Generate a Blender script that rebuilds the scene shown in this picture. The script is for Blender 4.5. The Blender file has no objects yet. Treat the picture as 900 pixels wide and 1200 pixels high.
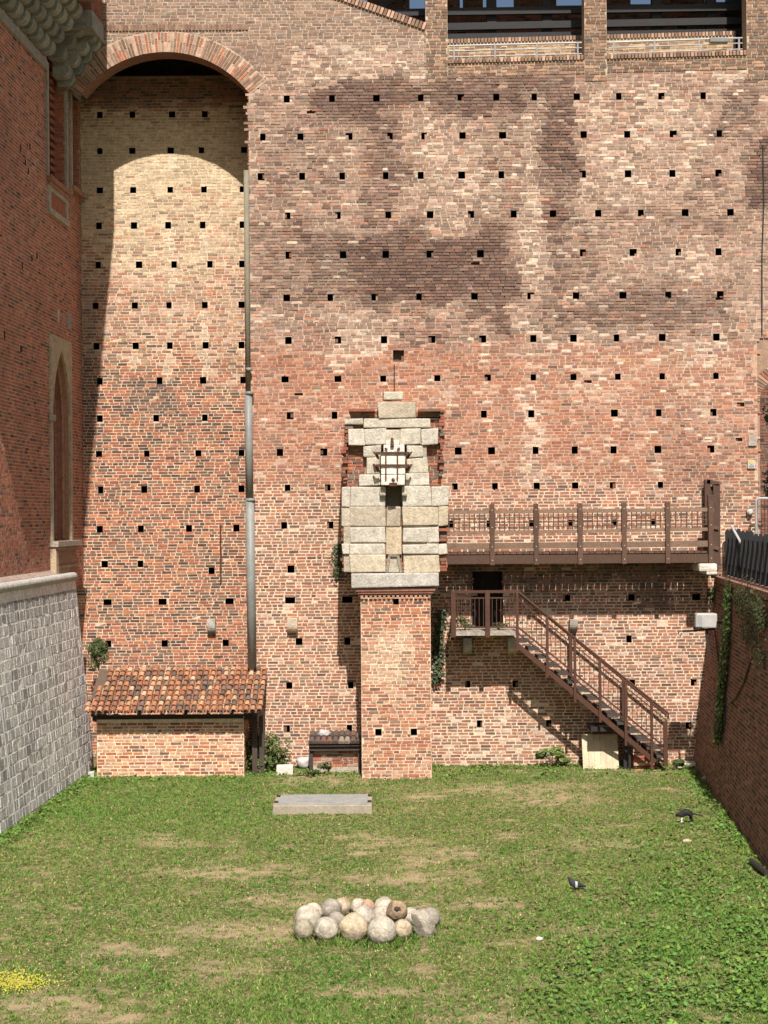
import bpy, bmesh, math, random
import numpy as np
from mathutils import Vector, Matrix, noise as mnoise

R = math.radians
random.seed(7)
scene = bpy.context.scene
C = scene.collection

# ------------------------------------------------------------------ camera
F_PX, W_PX, H_PX = 1800.0, 900.0, 1200.0      # the photograph is 900 x 1200
ROLL, PITCH = R(0.45), math.atan(5 / F_PX)
CAM_Y, CAM_Z = -36.0, 5.86
cam_d = bpy.data.cameras.new("camera")
cam_d.sensor_fit = 'HORIZONTAL'; cam_d.sensor_width = 36.0; cam_d.lens = 36.0 * F_PX / W_PX
cam_d.clip_start = 0.5; cam_d.clip_end = 3000
cam = bpy.data.objects.new("camera", cam_d); C.objects.link(cam)
cam.matrix_world = (Matrix.Translation((0, CAM_Y, CAM_Z)) @ Matrix.Rotation(R(90) + PITCH, 4, 'X')
                    @ Matrix.Rotation(-ROLL, 4, 'Z'))
scene.camera = cam

# ------------------------------------------------------------------ sky and sun
TAN_E, TAN_A = 1.25, 0.085                     # light travels (-TAN_A, 1, -TAN_E)
SUN_DIR = Vector((TAN_A, -1, TAN_E)).normalized()
EL = math.asin(SUN_DIR.z)
world = bpy.data.worlds.new("World"); scene.world = world; world.use_nodes = True
nt = world.node_tree
for n in list(nt.nodes): nt.nodes.remove(n)
sky = nt.nodes.new('ShaderNodeTexSky'); sky.sky_type = 'NISHITA'; sky.sun_disc = False
sky.sun_elevation = EL
sky.sun_rotation = math.atan2(SUN_DIR.x, SUN_DIR.y)
sky.air_density = 1.0; sky.dust_density = 3.0; sky.ozone_density = 1.0
bg = nt.nodes.new('ShaderNodeBackground'); bg.inputs['Strength'].default_value = 0.052
wo = nt.nodes.new('ShaderNodeOutputWorld')
nt.links.new(sky.outputs[0], bg.inputs[0]); nt.links.new(bg.outputs[0], wo.inputs[0])
sun_d = bpy.data.lights.new("sun", 'SUN'); sun_d.energy = 5.0; sun_d.angle = R(0.53); sun_d.color = (1.0, 0.925, 0.86)
sun = bpy.data.objects.new("sun", sun_d); C.objects.link(sun)
sun.rotation_euler = SUN_DIR.to_track_quat('Z', 'Y').to_euler(); sun.location = (0, -20, 40)
scene.view_settings.view_transform = 'Standard'; scene.view_settings.look = 'None'
scene.view_settings.gamma = 1; scene.view_settings.use_curve_mapping = False
scene.view_settings.exposure = 0.6
scene.render.engine = 'CYCLES'
scene.cycles.max_bounces = 6

# ------------------------------------------------------------------ helpers
def at(px, py, Y):
    """point seen at photo pixel (px, py) on the vertical plane y = Y"""
    u, v = px - W_PX / 2, H_PX / 2 - py
    c, s = math.cos(ROLL), math.sin(ROLL)
    u, v = u * c + v * s, -u * s + v * c
    cp, sp = math.cos(PITCH), math.sin(PITCH)
    d = Vector((u, F_PX * cp - v * sp, F_PX * sp + v * cp))
    t = (Y - CAM_Y) / d.y
    return Vector((d.x * t, Y, CAM_Z + d.z * t))

def on_ground(px, py, z=0.0):
    a = at(px, py, 0.0); o = Vector((0, CAM_Y, CAM_Z)); d = a - o
    t = (z - CAM_Z) / d.z
    return o + d * t

def fz(x, y, z=0.0, s=1.0):
    return mnoise.noise(Vector((x * s, y * s, z)))

def fbm(x, y, z=0.0):
    return 0.6 * fz(x, y, z) + 0.3 * fz(x * 2.1, y * 2.1, z + 5) + 0.15 * fz(x * 4.3, y * 4.3, z + 9)

def mix(a, b, t):
    t = max(0.0, min(1.0, t))
    return tuple(a[i] + (b[i] - a[i]) * t for i in range(3))

def scl(c, k): return tuple(min(0.95, max(0.004, v * k)) for v in c)

def rnd(a, b): return random.uniform(a, b)

class MB:
    def __init__(self): self.v = []; self.f = []; self.c = []
    def face(self, pts, col=(0.5, 0.5, 0.5)):
        i = len(self.v); self.v += [tuple(p) for p in pts]
        self.f.append(tuple(range(i, i + len(pts)))); self.c.append(col)
    def mesh(self, verts, faces, col=(0.5, 0.5, 0.5)):
        i = len(self.v); self.v += [tuple(p) for p in verts]
        for fc in faces: self.f.append(tuple(k + i for k in fc)); self.c.append(col)
    def hexa(self, p, col=(0.5, 0.5, 0.5)):
        """p: 8 corners, bottom loop 0-3 then top loop 4-7"""
        self.mesh(p, [(3, 2, 1, 0), (4, 5, 6, 7), (0, 1, 5, 4), (1, 2, 6, 5), (2, 3, 7, 6), (3, 0, 4, 7)], col)
    def box(self, x0, x1, y0, y1, z0, z1, col=(0.5, 0.5, 0.5)):
        self.hexa([(x0, y0, z0), (x1, y0, z0), (x1, y1, z0), (x0, y1, z0), (x0, y0, z1), (x1, y0, z1), (x1, y1, z1), (x0, y1, z1)], col)
    def rbox(self, x0, x1, y0, y1, z0, z1, b=0.02, col=(0.5, 0.5, 0.5), j=0.0):
        """box whose edges are chamfered all round, corners jittered"""
        b = min(b, (x1 - x0) * .3, (y1 - y0) * .3, (z1 - z0) * .3)
        xs, ys, zs = (x0, x1), (y0, y1), (z0, z1)
        bm = bmesh.new()
        vs = {}
        for i in (0, 1):
            for k in (0, 1):
                for l in (0, 1):
                    vs[i, k, l] = bm.verts.new((xs[i] + rnd(-j, j), ys[k] + rnd(-j, j), zs[l] + rnd(-j, j)))
        for q in ([(0,0,0),(0,0,1),(0,1,1),(0,1,0)], [(1,0,0),(1,1,0),(1,1,1),(1,0,1)], [(0,0,0),(1,0,0),(1,0,1),(0,0,1)],
                  [(0,1,0),(0,1,1),(1,1,1),(1,1,0)], [(0,0,0),(0,1,0),(1,1,0),(1,0,0)], [(0,0,1),(1,0,1),(1,1,1),(0,1,1)]):
            bm.faces.new([vs[t] for t in q])
        bmesh.ops.bevel(bm, geom=list(bm.edges), offset=b, segments=2, affect='EDGES', profile=0.6)
        bm.verts.index_update()
        self.mesh([v.co.copy() for v in bm.verts], [[v.index for v in f.verts] for f in bm.faces], col)
        bm.free()
    def beam(self, a, b, w, h, col=(0.5, 0.5, 0.5), up=(0, 0, 1)):
        a, b = Vector(a), Vector(b); d = (b - a).normalized(); up = Vector(up)
        s = d.cross(up)
        if s.length < 1e-4: s = Vector((1, 0, 0))
        s.normalize(); t = s.cross(d)
        s *= w / 2; t *= h / 2
        self.hexa([a - s - t, a + s - t, b + s - t, b - s - t, a - s + t, a + s + t, b + s + t, b - s + t], col)
    def tube(self, pts, r, n=8, col=(0.5, 0.5, 0.5), cap=True):
        pts = [Vector(p) for p in pts]
        rs = r if isinstance(r, (list, tuple)) else [r] * len(pts)
        rings = []
        prev = None
        for i, p in enumerate(pts):
            d = (pts[min(i + 1, len(pts) - 1)] - pts[max(i - 1, 0)]).normalized()
            ref = prev if prev is not None else (Vector((0, 0, 1)) if abs(d.z) < 0.9 else Vector((1, 0, 0)))
            s = d.cross(ref)
            if s.length < 1e-5: s = d.cross(Vector((0, 1, 0)))
            s.normalize(); t = s.cross(d).normalized(); prev = t
            rings.append([p + (s * math.cos(2 * math.pi * k / n) + t * math.sin(2 * math.pi * k / n)) * rs[i] for k in range(n)])
        vs = [q for rg in rings for q in rg]; fs = []
        for i in range(len(pts) - 1):
            for k in range(n):
                fs.append((i * n + k, i * n + (k + 1) % n, (i + 1) * n + (k + 1) % n, (i + 1) * n + k))
        if cap:
            fs.append(tuple(range(n))[::-1]); fs.append(tuple((len(pts) - 1) * n + k for k in range(n)))
        self.mesh(vs, fs, col)
    def build(self, name, mat, parent=None, smooth=False):
        me = bpy.data.meshes.new(name)
        me.from_pydata(self.v, [], self.f)
        ca = me.color_attributes.new("Col", 'FLOAT_COLOR', 'CORNER')
        n = np.array([len(f) for f in self.f]); cc = np.array(self.c, dtype=np.float32).reshape(-1, 3)
        a = np.ones((int(n.sum()), 4), dtype=np.float32); a[:, :3] = np.repeat(cc, n, axis=0)
        ca.data.foreach_set('color', a.ravel())
        if smooth: me.polygons.foreach_set('use_smooth', [True] * len(me.polygons))
        me.materials.append(mat)
        o = bpy.data.objects.new(name, me); C.objects.link(o)
        if parent is not None:
            o.parent = parent
            o.matrix_parent_inverse = Matrix.Translation(parent.location).inverted()
        return o

def tag(o, label=None, cat=None, group=None, kind=None):
    if label: o['label'] = label
    if cat: o['category'] = cat
    if group: o['group'] = group
    if kind: o['kind'] = kind
    return o

def thing(name, label, cat, loc=(0, 0, 0), group=None):
    o = bpy.data.objects.new(name, None); o.empty_display_size = 0.2; C.objects.link(o)
    o.location = loc
    return tag(o, label, cat, group)

# ------------------------------------------------------------------ materials
def mat_col(name, rough=0.9, bump=0.35, scale=40.0, var=0.35, metallic=0.0, base=None, spec=0.3, scale2=4.0, var2=0.15):
    """surface coloured by the mesh's own colours (or one base colour), broken up by grain in 3D"""
    m = bpy.data.materials.new(name); m.use_nodes = True
    t = m.node_tree; b = t.nodes['Principled BSDF']
    b.inputs['Roughness'].default_value = rough; b.inputs['Metallic'].default_value = metallic
    b.inputs['Specular IOR Level'].default_value = spec
    geo = t.nodes.new('ShaderNodeNewGeometry')
    def ns(sc, det):
        n = t.nodes.new('ShaderNodeTexNoise'); n.inputs['Scale'].default_value = sc; n.inputs['Detail'].default_value = det
        n.inputs['Roughness'].default_value = 0.65
        t.links.new(geo.outputs['Position'], n.inputs['Vector']); return n
    n1, n2 = ns(scale, 4), ns(scale2, 3)
    def mr(src, v):
        k = t.nodes.new('ShaderNodeMapRange'); k.inputs['From Min'].default_value = 0.25; k.inputs['From Max'].default_value = 0.75
        k.inputs['To Min'].default_value = 1 - v; k.inputs['To Max'].default_value = 1 + v
        t.links.new(src.outputs['Fac'], k.inputs['Value']); return k
    k1, k2 = mr(n1, var), mr(n2, var2)
    mul = t.nodes.new('ShaderNodeMath'); mul.operation = 'MULTIPLY'
    t.links.new(k1.outputs[0], mul.inputs[0]); t.links.new(k2.outputs[0], mul.inputs[1])
    vm = t.nodes.new('ShaderNodeVectorMath'); vm.operation = 'SCALE'
    if base is None:
        at_ = t.nodes.new('ShaderNodeAttribute'); at_.attribute_name = 'Col'
        t.links.new(at_.outputs['Color'], vm.inputs[0])
    else:
        rgb = t.nodes.new('ShaderNodeRGB'); rgb.outputs[0].default_value = (*base, 1)
        t.links.new(rgb.outputs[0], vm.inputs[0])
    t.links.new(mul.outputs[0], vm.inputs['Scale'])
    t.links.new(vm.outputs[0], b.inputs['Base Color'])
    bp = t.nodes.new('ShaderNodeBump'); bp.inputs['Strength'].default_value = bump; bp.inputs['Distance'].default_value = 0.02
    t.links.new(n1.outputs['Fac'], bp.inputs['Height']); t.links.new(bp.outputs[0], b.inputs['Normal'])
    return m

M_BRICK = mat_col('weathered_brick', 0.92, 0.5, 38, 0.32, scale2=9.0, var2=0.24)
M_STONE = mat_col('hewn_stone', 0.9, 0.9, 24, 0.30, scale2=7, var2=0.28)
M_BALL = mat_col('pitted_stone', 0.92, 1.0, 22, 0.34, scale2=9, var2=0.34)
M_WOOD = mat_col('weathered_timber', 0.8, 0.4, 30, 0.3)
M_IRON = mat_col('rusty_iron', 0.6, 0.3, 60, 0.3, base=(0.075, 0.034, 0.021))
M_DARKSTEEL = mat_col('dark_steel', 0.55, 0.15, 60, 0.2, base=(0.03, 0.026, 0.024))
M_BLACKPAINT = mat_col('black_paint', 0.55, 0.2, 50, 0.25, base=(0.016, 0.016, 0.017))
M_ZINC = mat_col('galvanised_sheet', 0.5, 0.1, 20, 0.15, base=(0.2, 0.205, 0.19), metallic=0.0, scale2=2.0, var2=0.25)
M_RAIL = mat_col('pale_steel', 0.4, 0.05, 30, 0.08, base=(0.32, 0.32, 0.31))
M_WHITE = mat_col('white_plastic', 0.5, 0.05, 20, 0.08, base=(0.42, 0.41, 0.385))
M_CONC = mat_col('concrete', 0.9, 0.5, 25, 0.2)
M_LEAF = mat_col('leaf', 0.55, 0.0, 9, 0.25)
M_TILE = mat_col('terracotta_tile', 0.85, 0.5, 30, 0.3, scale2=9, var2=0.25)
M_FUR = None

# ------------------------------------------------------------------ masonry
def panel(mb, F, a0, a1, b0, b1, brickf, mortarf, holes=(), inside=None, course=0.074, length=0.245, joint=0.015,
          proud=0.012, cell=0.25, depth=0.5, hole_shade_col=(0.035, 0.024, 0.02), bond='mixed', jit=0.003):  # default pocket colour is near black: shade painted inside the holes
    """A brick face. F(a, b, o) maps along / up / outward to the world. Holes (a, b, w, h[, depth, col]) are real pockets."""
    rows = []
    for h in sorted(holes, key=lambda q: q[1]):
        if rows and abs(rows[-1][0][1] - h[1]) < 0.10 and abs(rows[-1][0][3] - h[3]) < 0.05 and len(h) == len(rows[-1][0]): rows[-1].append(h)
        else: rows.append([h])
    bands = []; hol = []
    for r in rows:
        zc = sum(q[1] for q in r) / len(r); hh = sum(q[3] for q in r) / len(r)
        rects = sorted((q[0] - q[2] / 2, q[0] + q[2] / 2, zc - hh / 2, zc + hh / 2, *(q[4:] or (depth, hole_shade_col))) for q in r)
        hol += rects; bands.append((zc - hh / 2, zc + hh / 2, rects))
    zl = {b0, b1}
    z = b0
    while z < b1: zl.add(z); z += cell
    for lo, hi, _ in bands: zl.add(max(b0, lo)); zl.add(min(b1, hi))
    zl = sorted(zl)
    for i in range(len(zl) - 1):
        zA, zB = zl[i], zl[i + 1]
        if zB - zA < 1e-5: continue
        zm = (zA + zB) / 2
        here = [r for r in hol if r[2] - 1e-6 < zm < r[3] + 1e-6]
        al = {a0, a1}; a = a0
        while a < a1: al.add(a); a += cell
        for r in here: al.add(r[0]); al.add(r[1])
        al = sorted(q for q in al if a0 - 1e-6 <= q <= a1 + 1e-6)
        for k in range(len(al) - 1):
            aA, aB = al[k], al[k + 1]
            if aB - aA < 1e-5: continue
            am = (aA + aB) / 2
            if any(r[0] < am < r[1] for r in here): continue
            if inside and not inside(am, zm): continue
            mb.face([F(aA, zA, 0), F(aB, zA, 0), F(aB, zB, 0), F(aA, zB, 0)], mortarf(am, zm))
    for r in hol:
        x0, x1, y0, y1, dp, hc = r
        P = lambda a, b, o: F(a, b, o)
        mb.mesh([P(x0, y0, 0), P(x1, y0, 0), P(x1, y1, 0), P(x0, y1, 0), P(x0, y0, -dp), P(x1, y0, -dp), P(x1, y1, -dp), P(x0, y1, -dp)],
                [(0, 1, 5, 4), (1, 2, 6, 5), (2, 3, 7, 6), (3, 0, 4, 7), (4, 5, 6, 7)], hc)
    nrow = int((b1 - b0) / course)
    for ri in range(nrow):
        zA = b0 + ri * course; zB = zA + course; zm = (zA + zB) / 2
        a = a0 - rnd(0, length); st = ri % 2
        wob = 0.004
        here = [r for r in hol if r[2] < zm < r[3]]
        while a < a1:
            L = length if st else length * 0.53
            if bond == 'mixed':
                if random.random() < 0.18: L = length * rnd(0.4, 0.8)
                st = 1 - st if random.random() < 0.6 else 1
            elif bond == 'flemish':
                st = 1 - st
            elif bond == 'running':
                L = length; 
            L *= rnd(0.94, 1.06)
            s, e = max(a, a0), min(a + L, a1)
            a += L
            segs = [(s, e)]
            for r in here:
                ns = []
                for (p, q) in segs:
                    if q <= r[0] or p >= r[1]: ns.append((p, q))
                    else:
                        if p < r[0]: ns.append((p, r[0] + .004))
                        if q > r[1]: ns.append((r[1] - .004, q))
                segs = ns
            for (p, q) in segs:
                if q - p < 0.055: continue
                m_ = (p + q) / 2
                if inside and not inside(m_, zm): continue
                res = brickf(m_, zm)
                if res is None: continue
                wear = 0.0
                if isinstance(res[0], tuple):
                    col, pr = res[0], res[1]
                    if len(res) > 2: wear = res[2]
                else: col, pr = res, proud
                j2 = (joint(m_, zm) if callable(joint) else joint) / 2
                zz0, zz1 = zA + j2 + rnd(-wob, wob) * .5, zB - j2 + rnd(-wob, wob) * .5
                o = pr * rnd(0.5, 1.15)
                i0, i1 = p + j2, q - j2
                if wear:
                    sh = (i1 - i0) * wear; i0 += sh * rnd(0, .4); i1 -= sh * rnd(0, .4)
                    sv = (zz1 - zz0) * wear; zz0 += sv * rnd(0, .22); zz1 -= sv * rnd(0, .22)
                J = lambda: rnd(-jit, jit) * (1 + .5 * wear)
                fr = [F(i0 + J(), zz0 + J(), o + J()), F(i1 + J(), zz0 + J(), o + J()), F(i1 + J(), zz1 + J(), o + J()), F(i0 + J(), zz1 + J(), o + J())]
                bk = [F(i0, zz0, -0.01), F(i1, zz0, -0.01), F(i1, zz1, -0.01), F(i0, zz1, -0.01)]
                mb.mesh(fr + bk, [(0, 1, 2, 3), (0, 4, 5, 1), (1, 5, 6, 2), (2, 6, 7, 3), (3, 7, 4, 0)], col)

RED, ORANGE, BROWN = (0.30, 0.108, 0.066), (0.38, 0.15, 0.075), (0.185, 0.108, 0.075)
DARK, PALE, LIME = (0.10, 0.060, 0.05), (0.42, 0.27, 0.195), (0.58, 0.46, 0.35)
TAN, GREYB = (0.25, 0.16, 0.108), (0.17, 0.125, 0.098)
MID, ROSE = (0.255, 0.16, 0.118), (0.32, 0.17, 0.12)

def pick(weights):
    tot = sum(w for _, w in weights); r = random.random() * tot
    for c, w in weights:
        r -= w
        if r <= 0: return c
    return weights[-1][0]

def sbox(X, Y, x0, x1, y0, y1, f=14.0, d=14.0, seed=0.0):
    X += d * fz(X * .02, Y * .02, seed) + 0.5 * d * fz(X * .07, Y * .07, seed + 3); Y += d * fz(X * .02, Y * .02, seed + 7) + 0.5 * d * fz(X * .07, Y * .07, seed + 4)
    X += .35 * d * fz(X * .22, Y * .3, seed + 11); Y += .3 * d * fz(X * .2, Y * .35, seed + 13)
    k = min((X - x0), (x1 - X), (Y - y0), (y1 - Y)) / f + 0.5
    return max(0.0, min(1.0, k))

STAINS_AND_SHADE = [(520, 845, 655, 684, 10, .55), (735, 790, 660, 712, 10, .6), (370, 660, 92, 122, 12, .85), (372, 450, 108, 152, 14, .9), (428, 470, 130, 270, 12, .55), (636, 684, 88, 262, 10, .8),  # first box: grime plus the footbridge's shadow painted into the wall colour
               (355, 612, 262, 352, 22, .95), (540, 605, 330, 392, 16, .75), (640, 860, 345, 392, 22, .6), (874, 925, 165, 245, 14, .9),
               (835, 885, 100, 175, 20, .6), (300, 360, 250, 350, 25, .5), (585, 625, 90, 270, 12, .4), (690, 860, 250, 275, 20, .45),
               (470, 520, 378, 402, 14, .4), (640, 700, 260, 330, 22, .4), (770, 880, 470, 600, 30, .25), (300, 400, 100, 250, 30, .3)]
STAINS_PALE = [(612, 640, 100, 340, 8, .7), (385, 452, 398, 426, 8, .95), (792, 852, 398, 432, 8, .9), (690, 830, 100, 240, 26, .45),
               (330, 560, 40, 100, 22, .5), (480, 610, 150, 260, 25, .4), (612, 640, 455, 570, 7, .8), (505, 530, 440, 480, 8, .6),
               (650, 730, 380, 470, 20, .5), (828, 842, 440, 540, 7, .6), (560, 580, 455, 480, 6, .5), (700, 900, 400, 520, 40, .3),
               (430, 500, 700, 830, 20, .4), (510, 640, 830, 900, 30, .35), (610, 660, 380, 440, 12, .4), (765, 778, 530, 570, 5, .6)]

HOLES_MAIN = []
def hrow(y, xs, w=7.5, h=8.5):
    for x in xs: HOLES_MAIN.append((x, y, w * rnd(.85, 1.15), h))
hrow(114, (336, 389, 441, 493, 540, 581.5, 626, 676, 725, 775, 824))
hrow(159, (308, 352, 409, 457, 497, 542, 589, 684, 735, 789, 843))
hrow(205, (306, 354, 401, 452, 493, 541, 587.5, 683, 736, 788, 842))
hrow(251, (337, 396, 455, 504, 552, 602, 648, 701, 751, 803, 856))
hrow(297, (338, 402, 452, 504, 563, 683, 742, 795, 842))
hrow(347.5, (336, 387, 439, 491, 556, 622, 675, 730, 783, 844))
hrow(397, (338, 396, 450, 506, 565.5, 625, 672, 722.5, 776, 839.5))
hrow(442, (334, 396, 449, 512.5, 571.5, 625, 672, 724, 776, 839))
hrow(485, (340, 392, 567, 622.5, 720, 772, 836))
hrow(528, (328, 379.5, 537, 576, 627.6, 673.5, 719, 771, 833))
hrow(570, (337, 384, 533, 580, 629, 674, 718, 774, 829))
hrow(614, (333, 387, 527, 574, 623, 670, 720, 766))
hrow(667, (341,)); hrow(704, (340, 407), 11); hrow(752, (350.5, 407)); hrow(804, (339, 411)); hrow(855, (336, 409.5))
hrow(800, (548, 604, 741, 813)); hrow(848, (562, 643, 807)); hrow(748, (737,)); hrow(699, (664, 740, 816), 9)
HM = []
for (x, y, w, h) in HOLES_MAIN:
    p = at(x, y, 0.0); HM.append((p.x, p.z, w / 50, h / 50))
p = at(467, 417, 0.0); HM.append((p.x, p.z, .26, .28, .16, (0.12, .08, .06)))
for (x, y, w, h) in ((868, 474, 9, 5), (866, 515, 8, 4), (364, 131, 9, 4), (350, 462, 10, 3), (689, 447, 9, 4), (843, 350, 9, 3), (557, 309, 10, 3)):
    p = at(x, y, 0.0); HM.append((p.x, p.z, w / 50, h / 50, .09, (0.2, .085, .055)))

def wall_px(x, z): return 450 + 50 * x, 605 - (z - CAM_Z) * 50

def zone_main(x, z):
    X, Y = wall_px(x, z)
    w = 10 * fz(x * .6, z * .6, 1) + 6 * fz(x * 2, z * 2, 2)
    reg = max(0, min(1, (52 + (12 if X > 500 else -2) + .5 * w - Y) / 10))
    if X < 345: reg = max(reg, sbox(X, Y, 0, 342, -200, 78, 8, 6))
    old = max(0, min(1, (420 + w - Y) / 30))
    red = max(0, min(1, (590 + 2 * w - Y) / 40)) * (1 - old)
    dk = 0.0
    for i, (x0, x1, y0, y1, f, s) in enumerate(STAINS_AND_SHADE): dk = max(dk, .9 * s * sbox(X, Y, x0, x1, y0, y1, f * .9, 24, i * 3.1))
    pl = 0.0
    for i, (x0, x1, y0, y1, f, s) in enumerate(STAINS_PALE): pl = max(pl, .85 * s * sbox(X, Y, x0, x1, y0, y1, f * 1.3, 12, 50 + i * 2.3))
    n = fbm(x * .55, z * .55, 20)
    dk = max(dk, max(0, min(.4, n * 1.5 - .3)) * old)
    pl = max(pl, max(0, min(.5, -n * 1.5 - .2)) * (.4 + .6 * old))
    low = max(0, 1 - reg - old - red)
    return X, Y, reg, old * (1 - reg), red * (1 - reg), low, dk * (1 - reg), pl * (1 - reg)

DRIP = [(h[0], h[1] - h[3] / 2, rnd(.1, .55), rnd(.3, .9)) for h in HM if random.random() < .7]
def drip(x, z):
    v = 0
    for (hx, hz, L, s) in DRIP:
        if -.02 < hz - z < L and abs(x - hx) < .16: v = max(v, s * (1 - (hz - z) / L) * (1 - abs(x - hx) / .18))
    return v
def brick_main(x, z):
    X, Y, reg, old, red, low, dk, pl = zone_main(x, z)
    if random.random() < 0.0025 * (1 - reg): return None
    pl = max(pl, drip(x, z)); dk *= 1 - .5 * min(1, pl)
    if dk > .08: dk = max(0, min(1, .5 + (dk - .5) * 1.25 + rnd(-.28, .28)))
    w = [(TAN, .9 * reg + .08 * old), (GREYB, .5 * reg + .12 * old), (BROWN, .5 * reg + .32 * old + .12 * red + .22 * low + .6 * dk),
         (MID, .3 * reg + .42 * old + .10 * red + .05 * low), (ROSE, .15 * old + .10 * red + .08 * low),
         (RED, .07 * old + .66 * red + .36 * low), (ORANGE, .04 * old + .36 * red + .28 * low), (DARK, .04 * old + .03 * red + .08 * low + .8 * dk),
         (PALE, .17 * old + .11 * red + .05 * low + .5 * pl), (LIME, .05 * old + .04 * red + .015 * low + .6 * pl)]
    w = [(c, v * ((1 - .9 * dk) if c in (PALE, LIME, ORANGE) else 1)) for c, v in w]
    c = pick(w); pale = c in (PALE, LIME)
    if c in (RED, ORANGE): c = mix(c, BROWN, random.random() * (.6 - .35 * red))
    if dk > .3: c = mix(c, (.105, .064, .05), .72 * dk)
    if pl > .2: c = mix(c, LIME, .35 * pl * random.random())
    c = mix(c, (.30, .18, .13), .10)
    hz = max(0, min(.55, (.26 * old + .10 * red + .04 * low + .1 * reg) * (1 + 1.3 * fbm(x * 1.1, z * 1.1, 160)) * (1 - dk)))
    c = mix(c, (.42, .32, .245), hz)
    k = rnd(.80, 1.20) * (1 + .18 * fbm(x * .8, z * .8, 40))
    c = scl((c[0] * rnd(.96, 1.04), c[1], c[2] * rnd(.95, 1.05)), k)
    return c, (0.003 + 0.004 * random.random() + 0.016 * dk + 0.006 * random.random() * old), ((.8 if pale else .22) * old + (.7 if pale else .2) * red + .12 * low) * random.random()

def joint_main(x, z):
    X, Y = wall_px(x, z)
    low = max(0, min(1, (Y - 400) / 120))
    return .013 + .009 * low + (.005 if Y < 50 else 0) + .008 * max(0, fbm(x * .8, z * .8, 140))

def mortar_main(x, z):
    X, Y, reg, old, red, low, dk, pl = zone_main(x, z)
    c = tuple(reg * a + old * b + red * d + low * e for a, b, d, e in zip((.42, .345, .26), (.42, .315, .235), (.44, .275, .19), (.60, .47, .34)))
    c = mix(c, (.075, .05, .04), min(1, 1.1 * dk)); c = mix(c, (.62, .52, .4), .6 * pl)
    return scl(c, rnd(.9, 1.1) * (1 + .15 * fbm(x, z, 44)))

# ------------------------------------------------------------------ ground
REC = 1.6                                              # depth of the arched recess
castle = thing('castle_wall', 'tall weathered brick castle wall full of small square putlog holes, with arched recess and open gallery on top', 'wall', (0, 0, 0))

A_L, A_R, A_T = at(96, 110, 0), at(290.5, 107, 0), at(197, 61, 0)
xr = A_R.x; zs = (A_L.z + A_R.z) / 2; xl = A_L.x; xc = (xl + xr) / 2
half = (xr - xl) / 2; rise = A_T.z - zs; RAD = (half ** 2 + rise ** 2) / (2 * rise); zc = A_T.z - RAD
RING = 0.48
DOOR_L = at(886.5, 520, 0).x; DOOR_T = at(892, 396, 0).z; DOOR_B = 4.46; DOOR_R = DOOR_L + 2.3
LD0, LD1 = at(554, 700, 0).x, at(590, 700, 0).x; LDT, LDB = at(570, 668, 0).z, at(570, 741, 0).z
rk0, rk1 = at(400, -2, 0), at(499, 33, 0)
SZ0 = at(525, 84, 0); SZ1 = at(875, 74, 0)
SL = (SZ1.z - SZ0.z) / (SZ1.x - SZ0.x)
def in_main(x, z):
    if x < xr and z < zs: return False
    if z >= zs and x < xr + .3 and (x - xc) ** 2 + (z - zc) ** 2 < (RAD + RING - .1) ** 2 and z > zc: return False
    if DOOR_L < x < DOOR_R and DOOR_B < z < DOOR_T: return False
    if LD0 < x < LD1 and LDB < z < LDT: return False
    if x > rk1.x and z > SZ0.z + SL * (x - SZ0.x) - .02: return False
    if rk0.x < x <= rk1.x and z > rk0.z + (rk1.z - rk0.z) * (x - rk0.x) / (rk1.x - rk0.x): return False
    return True
mb = MB()
FM = lambda a, b, o: (a, -o, b)
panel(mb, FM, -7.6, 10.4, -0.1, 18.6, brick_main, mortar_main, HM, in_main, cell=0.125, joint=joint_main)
for hh_ in HM[:150]:
    if random.random() < .3:
        hx, hz_, hw_, hh2 = hh_[:4]; s_ = random.choice((-1, 1)); bw_ = hw_ * rnd(.25, .5)
        xa_ = hx + s_ * (hw_ / 2 - bw_ / 2); mb.box(xa_ - bw_ / 2, xa_ + bw_ / 2, .03, .2, hz_ - hh2 / 2, hz_ - hh2 / 2 + hh2 * rnd(.4, .95), scl(pick([(BROWN, 1), (PALE, .4), (RED, .4)]), rnd(.6, 1)))
mb.build('brickwork', M_BRICK, castle)

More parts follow.
